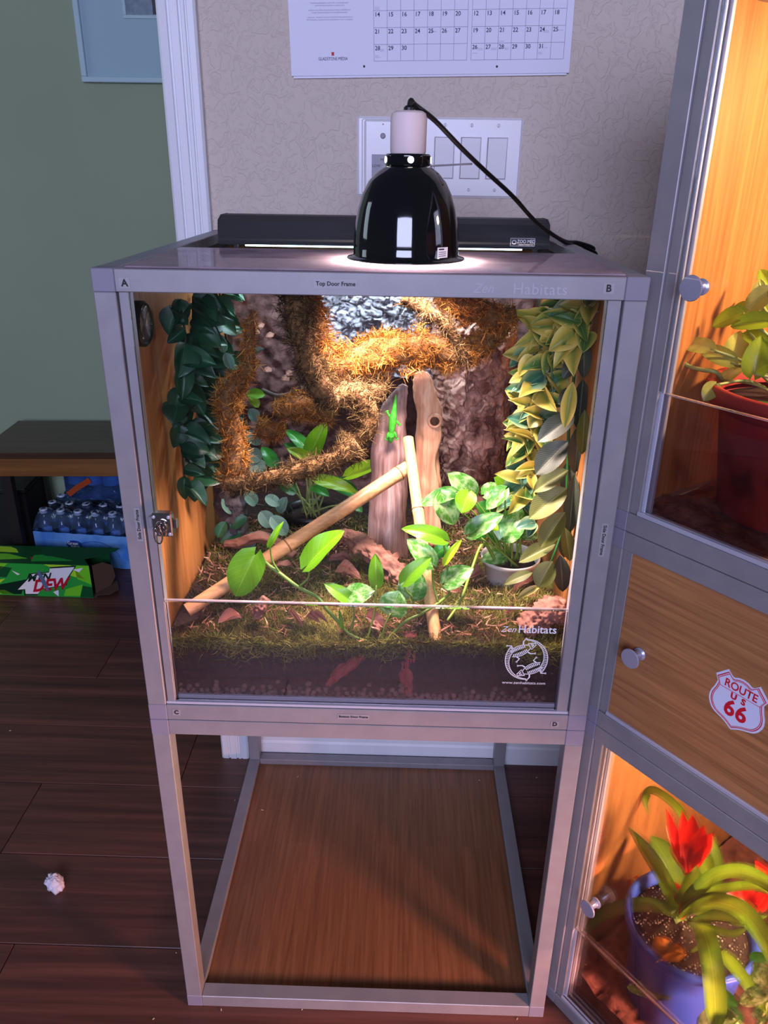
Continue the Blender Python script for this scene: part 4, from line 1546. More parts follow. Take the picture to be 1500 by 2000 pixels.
def mossy_branch(label, path, rad, mat, dens=1.7, length=0.0145):
    """path: (px, py, Y, radius px)"""
    pts = [at(a, b_, y) for a, b_, y, r in path]
    rr = [wm(p, q[3]) for p, q in zip(pts, path)]
    k = 6
    cv = bez(pts, k)
    rs = []
    for i in range(len(pts) - 1):
        rs += [rr[i] + (rr[i + 1] - rr[i]) * j / k for j in range(k)]
    rs.append(rr[-1])
    th_ = thing('mossy_branch', label, 'branch', tuple(pts[-1]), group='moss covered branches in the terrarium')
    part(MB().tube(cv, [r * 0.72 for r in rs], 9, wob=lambda i, kk, t: 1 + 0.35 * noise.noise((i * 0.5, math.cos(t) * 1.5, math.sin(t) * 1.5))), 'core', CORE, th_, 'all')
    C_ = np.array([tuple(p) for p in cv])
    R_ = np.array(rs)
    seg = np.linalg.norm(np.diff(C_, axis=0), axis=1)
    area = (seg * 2 * math.pi * (R_[1:] + R_[:-1]) / 2)
    n = int(area.sum() * 95000 * dens) + 60
    idx = np.random.choice(len(seg), n, p=area / area.sum())
    t = np.random.rand(n)[:, None]
    c = C_[idx] * (1 - t) + C_[idx + 1] * t
    r = (R_[idx] * (1 - t[:, 0]) + R_[idx + 1] * t[:, 0])
    # lumps
    tang = (C_[idx + 1] - C_[idx]) / (seg[idx][:, None] + 1e-9)
    o = rnd3(n)
    o = o - tang * (o * tang).sum(1)[:, None]
    o /= np.linalg.norm(o, axis=1)[:, None]
    lump = np.array([noise.noise(Vector(x) * 55) for x in (c + o * r[:, None])])
    P_ = c + o * (r * (0.60 + 0.30 * np.random.rand(n) + 0.62 * lump))[:, None]
    D_ = o * 0.32 + rnd3(n) * 0.95 + np.array([0, 0, -0.15])
    var = 0.42 + 0.5 * lump + np.random.normal(0, 0.24, n)
    V, Q, va = strands(P_, D_, length, 0.0013, 0.85, var, 4)
    V -= np.array(tuple(pts[-1]))
    me = fast_mesh('moss', V, Q, va, mat)
    o_ = put('moss', me, None, th_)
    o_['kind'] = 'stuff'
    return th_


# ================================================================== INSIDE THE LIT TERRARIUM
GZ = 0.735
SOIL = pmat('dark_soil', S(30, 11, 10), 0.95, 0, S(50, 23, 19), 140, bump=0.8, bscale=180, bdist=0.003)


def ground_z(x, y):
    return GZ + 0.010 * noise.noise((x * 9, y * 9, 1.3)) + 0.005 * noise.noise((x * 30, y * 30, 4)) + 0.03 * max(0, y - 0.3) - 0.004


mb = MB()
gx0, gx1, gy0, gy1 = T + 0.001, L - T - 0.001, 0.0225, 0.5
nx_, ny_ = 70, 60
mb.grid(nx_, ny_, lambda u, v: (gx0 + (gx1 - gx0) * u, gy0 + (gy1 + 0.06 - gy0) * v, ground_z(gx0 + (gx1 - gx0) * u, gy0 + (gy1 + 0.06 - gy0) * v)))
mb.grid(nx_, 1, lambda u, v: (gx0 + (gx1 - gx0) * u, gy0, 0.6255 + (ground_z(gx0 + (gx1 - gx0) * u, gy0) - 0.6255) * v))
single(mb, 'substrate', SOIL, 'deep layer of dark brown soil filling the bottom of the terrarium', 'soil', kind='stuff', smooth='all', fix=False, loc=(0.3, 0.26, 0.626))
# clay pebbles behind the lip pane
ico = bmesh.new()
bmesh.ops.create_icosphere(ico, subdivisions=1, radius=1)
ICV = [v.co.copy() for v in ico.verts]
ICF = [tuple(v.index for v in f.verts) for f in ico.faces]
ico.free()
mb = MB()
for row, (z, n, j) in enumerate(((0.6415, 60, 0), (0.6475, 58, 0.5), (0.654, 40, 0.2), (0.662, 12, 0.3))):
    for i in range(n):
        if row >= 2 and random.random() < 0.25:
            continue
        x = gx0 + 0.012 + (gx1 - gx0 - 0.04) * (i + j) / n + random.uniform(-0.002, 0.002)
        r = random.uniform(0.0036, 0.0052)
        c = Vector((x, gy0 - 0.0005 + random.uniform(0, 0.002), z + random.uniform(-0.0015, 0.0015)))
        st_ = len(mb.v)
        mb.v += [tuple(c + v * r * (1 + 0.12 * random.uniform(-1, 1))) for v in ICV]
        mb.f += [tuple(st_ + q for q in f) for f in ICF]
single(mb, 'clay_pebbles', pmat('clay_pebble', S(112, 82, 78), 0.85, 0, S(76, 54, 54), 60), 'row of round clay pebbles along the foot of the front pane', 'pebbles', kind='stuff', smooth='all', loc=(0.3, 0.023, 0.637))

# cork background
CORKB = pmat('purple_brown_cork', S(74, 46, 44), 0.9, 0, S(130, 92, 90), 55, bump=0.9, bscale=120, lo=0.35, hi=0.7, bdist=0.004)
mb = MB()


def bg(u, v):
    x, z = T + 0.002 + (L - 2 * T - 0.004) * u, 0.74 + (1.19 - 0.74) * v
    y = 0.575 - 0.022 * noise.turbulence(Vector((x * 14, z * 14, 2.2)), 4, True) - 0.012 * noise.noise((x * 60, z * 60, 0))
    return (x, y, z)


mb.grid(110, 90, bg)
single(mb, 'cork_background', CORKB, 'rough purple brown cork panel covering the back of the terrarium', 'cork panel', smooth='all', fix=False, loc=(0.3, 0.585, 0.74))
# cork bark slabs
BARK = pmat('flaky_cork_bark', S(112, 62, 50), 0.9, 0, S(218, 164, 146), 34, stretch=(1, 1, 0.7), bump=1.0, bscale=90, lo=0.36, hi=0.64, detail=8, bdist=0.005)
BARKG = pmat('grey_cork_bark', S(92, 84, 92), 0.9, 0, S(178, 172, 184), 26, stretch=(0.6, 0.6, 1.4), bump=1.0, bscale=80, lo=0.36, hi=0.66, detail=8, bdist=0.005)


def bark_slab(label, mat, x0, x1, z0, z1, yc, rad, seed, amp=0.02, nu=150, nv=180):
    mb = MB()

    def fn(u, v):
        s_ = (u - 0.5) * 2
        x = (x0 + x1) / 2 + s_ * (x1 - x0) / 2 * (1 + 0.10 * noise.noise((v * 5, seed, 0)))
        z = z0 + (z1 - z0) * v + 0.01 * noise.noise((u * 6, seed, v * 2))
        y = yc - rad * math.sqrt(max(0, 1 - (s_ * 0.97) ** 2))
        pv = Vector((x * 20, z * 14, seed))
        q = Vector((x * 44 + 2.0 * noise.noise((x * 24, z * 24, seed)) + 0.8 * noise.noise((x * 70, z * 70, seed)), seed, z * 24 + 2.0 * noise.noise((z * 24, x * 24, seed)) + 0.8 * noise.noise((z * 70, x * 70, seed))))
        ds, ps = noise.voronoi(q)
        plate = 0.5 + 0.5 * noise.cell(ps[0] * 7.31)
        crack = min(1.0, (ds[1] - ds[0]) * 3.2)
        steps = plate * 0.8 + 0.35 * crack + 0.9 * noise.turbulence(pv, 4, True) - 0.35 + 0.3 * noise.turbulence(Vector((x * 110, z * 80, 2)), 3, True)
        return (x + 0.006 * noise.noise((x * 70, z * 70, 9)), y - amp * (steps - 0.6), z)
    mb.grid(nu, nv, fn)
    return single(mb, 'cork_bark', mat, label, 'bark', smooth='all', fix=False, loc=((x0 + x1) / 2, yc, z0))


bark_slab('flaky brown cork bark slab standing right of the driftwood', BARK, 0.395, 0.545, 0.735, 1.10, 0.545, 0.10, 3.1, 0.022)
bark_slab('grey cork bark piece across the top of the back wall', BARKG, 0.17, 0.44, 0.98, 1.19, 0.56, 0.055, 8.7, 0.022)
bark_slab('dark cork log standing in the left rear corner', pmat('dark_log_bark', S(46, 38, 40), 0.9, 0, S(92, 80, 84), 40, bump=0.9, bscale=90), 0.034, 0.088, 0.73, 0.955, 0.335, 0.035, 5.5, 0.01, 40, 60)
# loose chips on the back wall
for i in range(9):
    p = at(random.uniform(500, 600), random.uniform(620, 740), 0.545)
    mb = MB()
    st_ = len(mb.v)
    mb.v += [tuple(p + Vector((v.x * 0.009, v.y * 0.003, v.z * 0.007)) * random.uniform(0.7, 1.2)) for v in ICV]
    mb.f += ICF
    single(mb, 'bark_chip', BARK, 'small reddish bark chip stuck on the cork background left of the hanging moss', 'bark chip', 'bark chips on the cork background', loc=tuple(p))


# driftwood


def driftmat(name, c1, c2, c3):
    m = woodmat(name, c1, c2, 'Z', 1.6, 0.75, 0, 0, 0.5, c3=c3)
    return m


DRIFT1 = driftmat('weathered_driftwood', S(120, 80, 74), S(214, 188, 184), S(172, 134, 128))
DRIFT2 = driftmat('smooth_driftwood', S(196, 124, 92), S(250, 208, 172), S(232, 170, 134))
DRIFT3 = woodmat('dark_root_wood', S(88, 52, 42), S(160, 110, 92), 'X', 1.2, 0.8, 0, 0, 0.5)


def drift(label, mat, path, n=28, sub=14, groove=0.16, seed=0.0, squash=0.8, rough=0.0):
    pts = [at(a, b_, y) for a, b_, y, r in path]
    rr = [wm(p, q[3]) for p, q in zip(pts, path)]
    cv = bez(pts, sub)
    rs = []
    for i in range(len(pts) - 1):
        rs += [rr[i] + (rr[i + 1] - rr[i]) * j / sub for j in range(sub)]
    rs.append(rr[-1])

    def wob(i, k, t):
        g = noise.noise((math.cos(t) * 2.6 + seed, math.sin(t) * 2.6, i * 0.05 + seed))
        g2 = noise.noise((math.cos(t) * 7 + seed, math.sin(t) * 7, i * 0.07))
        g3 = noise.noise((math.cos(t) * 1.2, math.sin(t) * 1.2 + seed, i * 0.16))
        g4 = rough * (noise.turbulence(Vector((math.cos(t) * 3, math.sin(t) * 3 + seed, i * 0.12)), 4, True) - 0.5) if rough else 0
        return 1 + groove * g + groove * 0.55 * g2 + 0.14 * g3 + g4
    lo_pt = min(pts, key=lambda q: q.z)
    mb = MB().tube(cv, rs, n, True, squash, wob)
    return mb, cv, lo_pt


mb, cv, lp_ = drift('', DRIFT1, [(757, 1110, 0.30, 40), (757, 1040, 0.30, 37), (759, 960, 0.30, 36), (762, 880, 0.30, 33), (768, 810, 0.30, 26), (783, 768, 0.30, 13), (791, 752, 0.30, 6)], seed=2.0)
single(mb, 'driftwood', DRIFT1, 'thick upright weathered driftwood post the green gecko clings to', 'driftwood', smooth='all', loc=tuple(lp_))
sd = thing('driftwood', 'smooth pale driftwood with a dark knot standing behind the thin bamboo', 'driftwood', tuple(at(838, 1060, 0.335)))
mb, cv, lp_ = drift('', DRIFT2, [(842, 1060, 0.335, 22), (838, 1000, 0.335, 21), (838, 950, 0.335, 21), (834, 900, 0.335, 22), (838, 845, 0.335, 24), (838, 800, 0.335, 23), (830, 765, 0.335, 21), (824, 738, 0.335, 17), (820, 726, 0.335, 9)], seed=7.0, groove=0.22)
part(mb, 'trunk', DRIFT2, sd, 'all')
kc = at(849, 823, 0.3165)
part(MB().lathe([(0.013, -0.004), (0.0118, 0.0), (0.0098, 0.0016), (0.0076, 0.0006), (0.0066, -0.002)], 24, tuple(kc), 'Y', cap=False), 'knot_rim', DRIFT2, sd, 'all')
part(MB().lathe([(0.0078, -0.003), (0.0074, 0.0002), (0.003, 0.0008)], 18, tuple(kc), 'Y'), 'knot', pmat('dark_knot', S(70, 42, 30), 0.9, 0, S(110, 70, 48), 120), sd, 'all')
mb, cv, lp_ = drift('', DRIFT3, [(640, 1050, 0.26, 9), (668, 1044, 0.25, 13), (697, 1058, 0.235, 20), (735, 1085, 0.215, 23), (770, 1115, 0.195, 24), (800, 1140, 0.18, 22), (828, 1170, 0.165, 18)], n=44, sub=20, seed=4.0, groove=0.2, rough=0.6)
single(mb, 'driftwood_root', DRIFT3, 'gnarled brown root lying on the ground below the diagonal bamboo', 'driftwood', smooth='all', loc=tuple(lp_))
mb, cv, lp_ = drift('', DRIFT3, [(440, 1062, 0.29, 8), (470, 1060, 0.28, 13), (505, 1048, 0.27, 14), (530, 1056, 0.26, 13), (575, 1085, 0.24, 9)], seed=9.0, groove=0.25)
single(mb, 'driftwood_root', DRIFT3, 'dark red root end lying in the rear left behind the diagonal bamboo', 'driftwood', smooth='all', loc=tuple(lp_))
mb, cv, lp_ = drift('', DRIFT3, [(1022, 1232, 0.05, 22), (1048, 1210, 0.055, 30), (1078, 1192, 0.06, 33), (1108, 1200, 0.06, 24)], n=56, sub=22, seed=13.0, groove=0.3, rough=0.5)
single(mb, 'driftwood_chunk', DRIFT3, 'knobbly brown driftwood chunk in the front right corner behind the printed logo', 'driftwood', smooth='all', loc=tuple(lp_))
mb, cv, lp_ = drift('', DRIFT3, [(498, 1206, 0.045, 10), (508, 1188, 0.05, 14), (520, 1168, 0.055, 11)], seed=17.0, groove=0.3, rough=0.5)
single(mb, 'driftwood_chunk', DRIFT3, 'small pink brown wood stub in the moss at the left front', 'driftwood', smooth='all', loc=tuple(lp_))

BURIED = woodmat('buried_red_wood', S(96, 34, 32), S(150, 70, 64), 'Z', 1.4, 0.8, 0, 0, 0.5)
for lab, path in (('reddish buried wood stub seen through the pane below the thin bamboo', [(800, 1238, 0.031, 14), (798, 1275, 0.031, 19), (796, 1315, 0.031, 20), (795, 1352, 0.031, 19)]),
                  ('reddish buried root seen through the pane left of the thin bamboo', [(728, 1262, 0.034, 8), (700, 1280, 0.032, 18), (668, 1304, 0.031, 22), (642, 1330, 0.031, 14), (630, 1340, 0.031, 5)])):
    mb, cv, lp_ = drift('', BURIED, path, n=40, sub=16, seed=len(lab), groove=0.25, rough=0.3)
    single(mb, 'buried_driftwood', BURIED, lab, 'driftwood', smooth='all', loc=tuple(lp_))

# bamboo canes
CANE = woodmat('bamboo_cane', S(176, 118, 78), S(222, 168, 120), 'X', 2.0, 0.38, 0, 0.25, 0.1)
CANE2 = woodmat('bamboo_cane_upright', S(176, 128, 78), S(226, 186, 130), 'Z', 2.0, 0.38, 0, 0.25, 0.1)
NODE = pmat('bamboo_node', S(128, 80, 50), 0.6)


def cane(label, a, b_, r0, r1, nodes, mat):
    a, b_ = Vector(a), Vector(b_)
    th_ = thing('bamboo_cane', label, 'bamboo', tuple(a if a.z < b_.z else b_))
    n = 40
    pts, rs = [], []
    for i in range(n + 1):
        t = i / n
        r = r0 + (r1 - r0) * t
        for q in nodes:
            r *= 1 + 0.10 * math.exp(-((t - q) / 0.012) ** 2)
        pts.append(a + (b_ - a) * t)
        rs.append(r)
    part(MB().tube(pts, rs, 20), 'culm', mat, th_, True)
    for q in nodes:
        c = a + (b_ - a) * q
        d = (b_ - a).normalized()
        rr = (r0 + (r1 - r0) * q) * 1.115
        part(MB().tube([c - d * 0.0012, c, c + d * 0.0012], [rr * 0.96, rr * 1.02, rr * 0.96], 20), 'node_ring', NODE, th_, True)
    d = (b_ - a).normalized()
    part(MB().tube([b_ - d * 0.0002, b_ + d * 0.0006], [r1 * 0.86, r1 * 0.80], 20), 'cut_end', NODE, th_)
    part(MB().tube([a + d * 0.0002, a - d * 0.0006], [r0 * 0.86, r0 * 0.80], 20), 'cut_end', NODE, th_)
    return th_


cane('thick bamboo cane lying diagonally from the left front up to the driftwood', at(366, 1192, 0.050), at(797, 913, 0.235), 0.0098, 0.0108, (0.43, 0.955), CANE)
cane('thin upright bamboo cane leaning from the front pane against the driftwood', at(852, 1256, 0.030), at(797, 856, 0.255), 0.0088, 0.0082, (0.42, 0.63), CANE2)

# moss covered branches
MBR = [
    ('orange mossy branch climbing on the left before the dark leaves', [(492, 612, 0.15, 2), (489, 630, 0.15, 12), (488, 676, 0.15, 15), (482, 724, 0.15, 18), (452, 762, 0.145, 27), (440, 795, 0.14, 24), (452, 832, 0.14, 25), (460, 870, 0.135, 24), (454, 910, 0.13, 26), (452, 945, 0.13, 24)], MOSS_O),
    ('low brown mossy branch running level above the black pot', [(440, 944, 0.125, 24), (505, 938, 0.12, 21), (569, 925, 0.12, 20), (620, 909, 0.125, 21), (668, 890, 0.13, 24), (700, 868, 0.135, 24)], MOSS_B),
    ('brown mossy branch closing the loop beside the gecko post', [(672, 868, 0.15, 20), (712, 846, 0.155, 22), (722, 805, 0.16, 24), (700, 770, 0.165, 28)], MOSS_B),
    ('dark shaded mossy branch hanging down in the middle nearest the glass', [(574, 548, 0.06, 34), (578, 585, 0.06, 36), (582, 628, 0.06, 33), (590, 672, 0.06, 28), (606, 715, 0.062, 34), (628, 760, 0.066, 32), (650, 790, 0.072, 24)], MOSS_B),
    ('thick bright orange mossy branch arching under the dome lamp', [(622, 672, 0.20, 20), (655, 712, 0.205, 34), (700, 700, 0.22, 40), (755, 688, 0.23, 44), (820, 682, 0.24, 42), (870, 686, 0.245, 34), (920, 688, 0.25, 26), (953, 662, 0.25, 26), (985, 628, 0.25, 26)], MOSS_O),
    ('thin drooping mossy twig at the upper right of the arch', [(790, 575, 0.165, 22), (837, 608, 0.165, 18), (868, 632, 0.165, 13), (893, 673, 0.165, 11), (912, 712, 0.165, 9)], MOSS_B),
    ('orange mossy branch along the top right under the lid', [(850, 578, 0.22, 18), (890, 596, 0.22, 28), (930, 606, 0.22, 32), (970, 620, 0.22, 28), (1008, 612, 0.22, 20)], MOSS_O),
    ('orange mossy tuft above the pot leaves at the centre left', [(540, 805, 0.30, 20), (575, 792, 0.30, 28), (612, 800, 0.30, 26), (650, 812, 0.29, 22)], MOSS_O),
    ('small orange mossy tuft behind the climbing mossy branch', [(500, 838, 0.30, 16), (525, 842, 0.30, 22), (555, 848, 0.30, 15)], MOSS_O),
    ('brown mossy bend joining the hanging branch to the gecko post', [(640, 770, 0.15, 24), (680, 766, 0.17, 30), (720, 766, 0.19, 24), (752, 760, 0.21, 16)], MOSS_B),
    ('orange mossy knot beneath the lid left of the dome lamp', [(608, 572, 0.19, 22), (622, 625, 0.195, 22), (625, 668, 0.20, 22)], MOSS_O),
]
for lab, path, mt in MBR:
    mossy_branch(lab, path, None, mt)
TWIG = pmat('bare_twig', S(60, 48, 44), 0.8, 0, S(92, 76, 70), 80)
mb = MB().tube(bez([at(512, 762, 0.4), at(540, 773, 0.39), at(565, 770, 0.38), at(590, 755, 0.36)], 6), 0.004, 8)
single(mb, 'bare_twig', TWIG, 'short bare grey twig poking out behind the hanging moss', 'twig', smooth='all', loc=tuple(at(540, 773, 0.39)))

# ground moss, one soft carpet
np.random.seed(11)
n = 52000
x = np.random.uniform(gx0 + 0.004, gx1 - 0.004, n)
y = np.random.uniform(gy0 + 0.001, 0.50, n) ** 1.0
y = gy0 + 0.001 + (y - gy0) * np.random.uniform(0.25, 1, n)
den = np.array([noise.noise((a * 11, b_ * 11, 7.7)) for a, b_ in zip(x, y)])
keep = den > -0.38 - 0.3 * np.random.rand(n)
x, y, den = x[keep], y[keep], den[keep]
z = np.array([ground_z(a, b_) for a, b_ in zip(x, y)])
P_ = np.stack([x, y, z - 0.001], 1)
D_ = rnd3(len(x)) * 0.9 + np.array([0, 0, 0.55])
D_[:, 2] = np.abs(D_[:, 2])
V, Q, va = strands(P_, D_, 0.017, 0.0012, 0.6, 0.42 + 0.75 * den + np.random.normal(0, 0.24, len(x)))
V[:, 1] = np.maximum(V[:, 1], 0.0150)
V[:, 0] = np.clip(V[:, 0], gx0 + 0.001, gx1 - 0.001)
o_ = put('ground_moss', fast_mesh('ground_moss', V - np.array([0.3, 0.26, 0.73]), Q, va, MOSS_G), None)
o_.location = (0.3, 0.26, 0.73)
tag(o_, 'green and brown moss carpet covering the terrarium floor', 'moss', kind='stuff')
# front fringe of moss and fibres pressed against the pane
n = 5200
x = np.random.uniform(gx0 + 0.002, gx1 - 0.002, n)
den = np.array([noise.noise((a * 16, 0.3, 2.7)) for a in x])
z = np.array([ground_z(a, gy0) for a in x]) - np.abs(np.random.normal(0, 0.010, n)) * (1 + den)
P_ = np.stack([x, np.full(n, 0.0195) + np.random.uniform(0, 0.003, n), z + 0.003], 1)
V, Q, va = strands(P_, rnd3(n) * np.array([1, 0.25, 0.7]), 0.016, 0.0011, 0.5, 0.35 + 0.4 * den + np.random.normal(0, 0.25, n))
V[:, 1] = np.clip(V[:, 1], 0.0150, 0.024)
V[:, 0] = np.clip(V[:, 0], gx0 + 0.001, gx1 - 0.001)
o_ = put('moss_fringe', fast_mesh('moss_fringe', V - np.array([0.3, 0.02, 0.73]), Q, va, MOSS_G), None)
o_.location = (0.3, 0.02, 0.73)
tag(o_, 'fringe of moss and fibres pressed against the front pane', 'moss', kind='stuff')

# straw and bark bits on the moss
n = 3400
x = np.random.uniform(gx0 + 0.006, gx1 - 0.006, n)
y = np.random.uniform(gy0 + 0.004, 0.42, n)
den = np.array([noise.noise((a * 14, b_ * 14, 21.0)) for a, b_ in zip(x, y)])
keep = den > -0.1
x, y, den = x[keep], y[keep], den[keep]
z = np.array([ground_z(a, b_) for a, b_ in zip(x, y)]) + 0.004 + np.random.uniform(0, 0.006, len(x))
V, Q, va = strands(np.stack([x, y, z], 1), rnd3(len(x)) * np.array([1, 1, 0.35]), 0.016, 0.0026, 0.35, 0.5 + np.random.normal(0, 0.3, len(x)), 2)
V[:, 1] = np.maximum(V[:, 1], 0.0165)
V[:, 0] = np.clip(V[:, 0], gx0 + 0.001, gx1 - 0.001)
LITTER = mossmat('straw_litter', S(96, 60, 48), S(162, 112, 92), S(206, 170, 140))
o_ = put('litter_bits', fast_mesh('litter_bits', V - np.array([0.3, 0.2, 0.735]), Q, va, LITTER), None)
o_.location = (0.3, 0.2, 0.735)
tag(o_, 'scattered straw and bark bits lying on the terrarium moss', 'litter', kind='stuff')

# dry leaf litter
DRY = leafmat('dry_leaf', S(178, 130, 116), S(150, 104, 90), S(206, 164, 146), 0.6, 7, 0.4, transl=0.15)
DRYK = dict(half=H_OVAL, lobe=0.0, fold=0.5, droop=0.35, wave=0.09)
for i, (a, b_, c, d, w) in enumerate([(425, 1218, 472, 1204, 20), (715, 1205, 752, 1222, 26), (742, 1238, 722, 1215, 16), (655, 1118, 705, 1128, 18), (690, 1100, 640, 1088, 14), (780, 1090, 745, 1106, 16), (600, 1206, 625, 1216, 10), (566, 1200, 590, 1219, 9), (870, 1160, 905, 1148, 14), (905, 1135, 945, 1120, 18), (690, 1130, 668, 1112, 14), (540, 1108, 575, 1098, 14), (640, 1216, 612, 1200, 10), (985, 1200, 1012, 1188, 12), (1040, 1135, 1000, 1148, 12), (480, 1150, 455, 1162, 12)]):
    pa, pb = atz(a, b_, GZ + 0.012), atz(c, d, GZ + 0.014)
    pa.y, pb.y = max(pa.y, 0.028), max(pb.y, 0.028)
    me = leaf_variants(DRYK, DRY)[i % 3]
    o = put('dry_leaf', me, None)
    yv = pb - pa
    ln = yv.length
    yv.normalize()
    zv = Vector((random.uniform(-0.3, 0.3), -0.5, 1))
    zv = (zv - yv * zv.dot(yv)).normalized()
    m = Matrix((yv.cross(zv) * wm(pa, w), yv * ln, zv * ln)).transposed().to_4x4()
    m.translation = pa
    o.matrix_local = m
    where = ['behind the front pane at the far left', 'at the front pane under the marbled heart leaves', 'standing on edge at the front pane below the small upright leaf', 'beside the gnarled root under the folded heart leaf', 'behind the gnarled root',
             'between the driftwood post and the gnarled root', 'tiny, left of the green vine at the front pane', 'tiny, near the wood stub at the front pane', 'right of the thin bamboo', 'left of the white pot', 'touching the gnarled root, half hidden by a heart leaf',
             'under the middle of the diagonal bamboo', 'tiny, just left of where the green vine crosses the pane edge', 'beside the knobbly driftwood chunk', 'under the ribbed leaves before the white pot', 'under the big leftmost heart leaf'][i]
    tag(o, 'curled dry leaf ' + where, 'dry leaf', 'dry leaves scattered on the moss')

# ---- gecko clinging head down to the driftwood post
gk = MB()
gy = 0.262


def gp(px, py, dy=0.0):
    return at(px, py, gy + dy)


spine = [(763, 865, 0.004), (763, 860, 0.002), (763.5, 852, 0.0), (764.5, 845, 0.0), (765.5, 836, -0.001), (766.5, 826, -0.001), (768, 815, -0.001), (769.5, 806, 0), (770.5, 797, 0.0005), (771.5, 788, 0.001), (772.5, 779, 0.001), (773, 771, 0.001)]
gr = [0.0016, 0.0040, 0.0054, 0.0042, 0.0052, 0.0060, 0.0056, 0.0046, 0.0038, 0.0030, 0.0021, 0.0010]
gk.tube(bez([gp(*s_) for s_ in spine], 3), sum(([gr[i] + (gr[i + 1] - gr[i]) * j / 3 for j in range(3)] for i in range(len(gr) - 1)), []) + [gr[-1]], 12, squash=0.75)
for pts in ([(764, 843), (758, 848), (756, 856)], [(766, 843), (772, 847), (774, 855)], [(767, 818), (760, 812), (757, 806)], [(769, 818), (775, 823), (779, 828)]):
    gk.tube(bez([gp(*p) for p in pts], 3), [0.0024, 0.0023, 0.0022, 0.0021, 0.0019, 0.0017, 0.0015], 8)
    e = gp(*pts[-1], 0.0006)
    b_ = gp(*pts[-2], 0.0)
    d = (e - b_).normalized()
    for k in (-0.9, -0.45, 0, 0.45, 0.9):
        dd = Matrix.Rotation(k, 3, 'Y') @ d
        gk.tube([e - dd * 0.0005, e + dd * 0.002, e + dd * 0.0038], [0.0009, 0.0007, 0.0009], 6)
GREEN = pmat('gecko_green', S(52, 168, 44), 0.45, 0, S(84, 190, 60), 200, bump=0.2, bscale=600, bdist=0.0005)
gko = single(gk, 'gecko', GREEN, 'bright green gecko clinging head down to the driftwood post', 'gecko', smooth='all', loc=tuple(gp(766, 826)))
rm_ = gko.modifiers.new('remesh', 'REMESH')
rm_.mode = 'VOXEL'
rm_.voxel_size = 0.0007
rm_.use_smooth_shade = True
for px in (759.8, 766.6):
    c = gp(px, 855, -0.0028)
    part(MB().lathe([(0.0002, -0.0008), (0.0008, -0.0004), (0.0009, 0), (0.0006, 0.0006), (0.0001, 0.0008)], 10, tuple(c), 'Y'), 'eye', INK_BLACK, gko, 'all')

# ---- round gauge on the left panel
hg = thing('hygrometer', 'round black rimmed dial gauge stuck on the left wood panel', 'gauge', (0.0165, 0.074, 1.147))
hc = (0.0165, 0.074, 1.147)
part(MB().lathe([(0.026, 0.0), (0.0275, 0.004), (0.0275, 0.013), (0.025, 0.0155), (0.0235, 0.0135)], 40, hc, 'X', cap=False), 'rim', RUBBER, hg, True)
part(MB().lathe([(0.0235, 0.0132), (0.001, 0.0134)], 40, hc, 'X'), 'dial', pmat('dial_face', S(206, 196, 190), 0.35), hg)
part(MB().lathe([(0.0238, 0.0145), (0.02, 0.0165), (0.001, 0.0172)], 40, hc, 'X'), 'lens', GLASS, hg, 'all')
part(MB().box(0.0300, 0.0305, 0.073, 0.0750, 1.140, 1.165), 'needle', INK_RED, hg)
mb = MB()
for a in np.linspace(-2.2, 2.2, 15):
    d = Vector((0, math.sin(a), math.cos(a)))
    e = Vector((0, math.cos(a), -math.sin(a)))
    c = Vector((0.0302, 0.074, 1.147))
    mb.f.append(tuple(range(len(mb.v), len(mb.v) + 4)))
    mb.v += [tuple(c + d * 0.017 - e * 0.0004), tuple(c + d * 0.017 + e * 0.0004), tuple(c + d * 0.021 + e * 0.0004), tuple(c + d * 0.021 - e * 0.0004)]
part(mb, 'dial_marks', INK_BLACK, hg, fix=False, kind='stuff')

# ---- pothos plants
PO_B = leafmat('bright_pothos', S(110, 172, 26), S(96, 160, 24), S(150, 196, 60), 0.3, 7, 0.25, transl=0.4)
PO_N = leafmat('marbled_pothos', S(76, 140, 48), S(64, 128, 44), S(150, 190, 110), 0.25, 7, 0.3, patch=S(176, 205, 150), patch_amt=0.7, transl=0.3)
PO_D = leafmat('deep_pothos', S(52, 128, 44), S(42, 110, 40), S(96, 160, 70), 0.28, 7, 0.2, transl=0.3)
PO_Y = leafmat('lime_pothos', S(168, 206, 40), S(150, 196, 36), S(190, 220, 90), 0.3, 7, 0.2, transl=0.45)
STEM_G = pmat('green_stem', S(120, 150, 56), 0.45, transl=0.2)
PETW = pmat('pale_stem', S(150, 160, 92), 0.45)


def leaves_px(th_, rows, kind=HEART):
    """rows: base px,py, tip px,py, Y base, Y tip, width px, material, (twist)"""
    for r in rows:
        a, b_, c, d, y0, y1, w, mt = r[:8]
        tw_ = r[8] if len(r) > 8 else 0
        B, Tp = at(a, b_, y0), at(c, d, y1)
        place_leaf(th_, kind, mt, B, Tp, wm(B, w), twist=tw_)


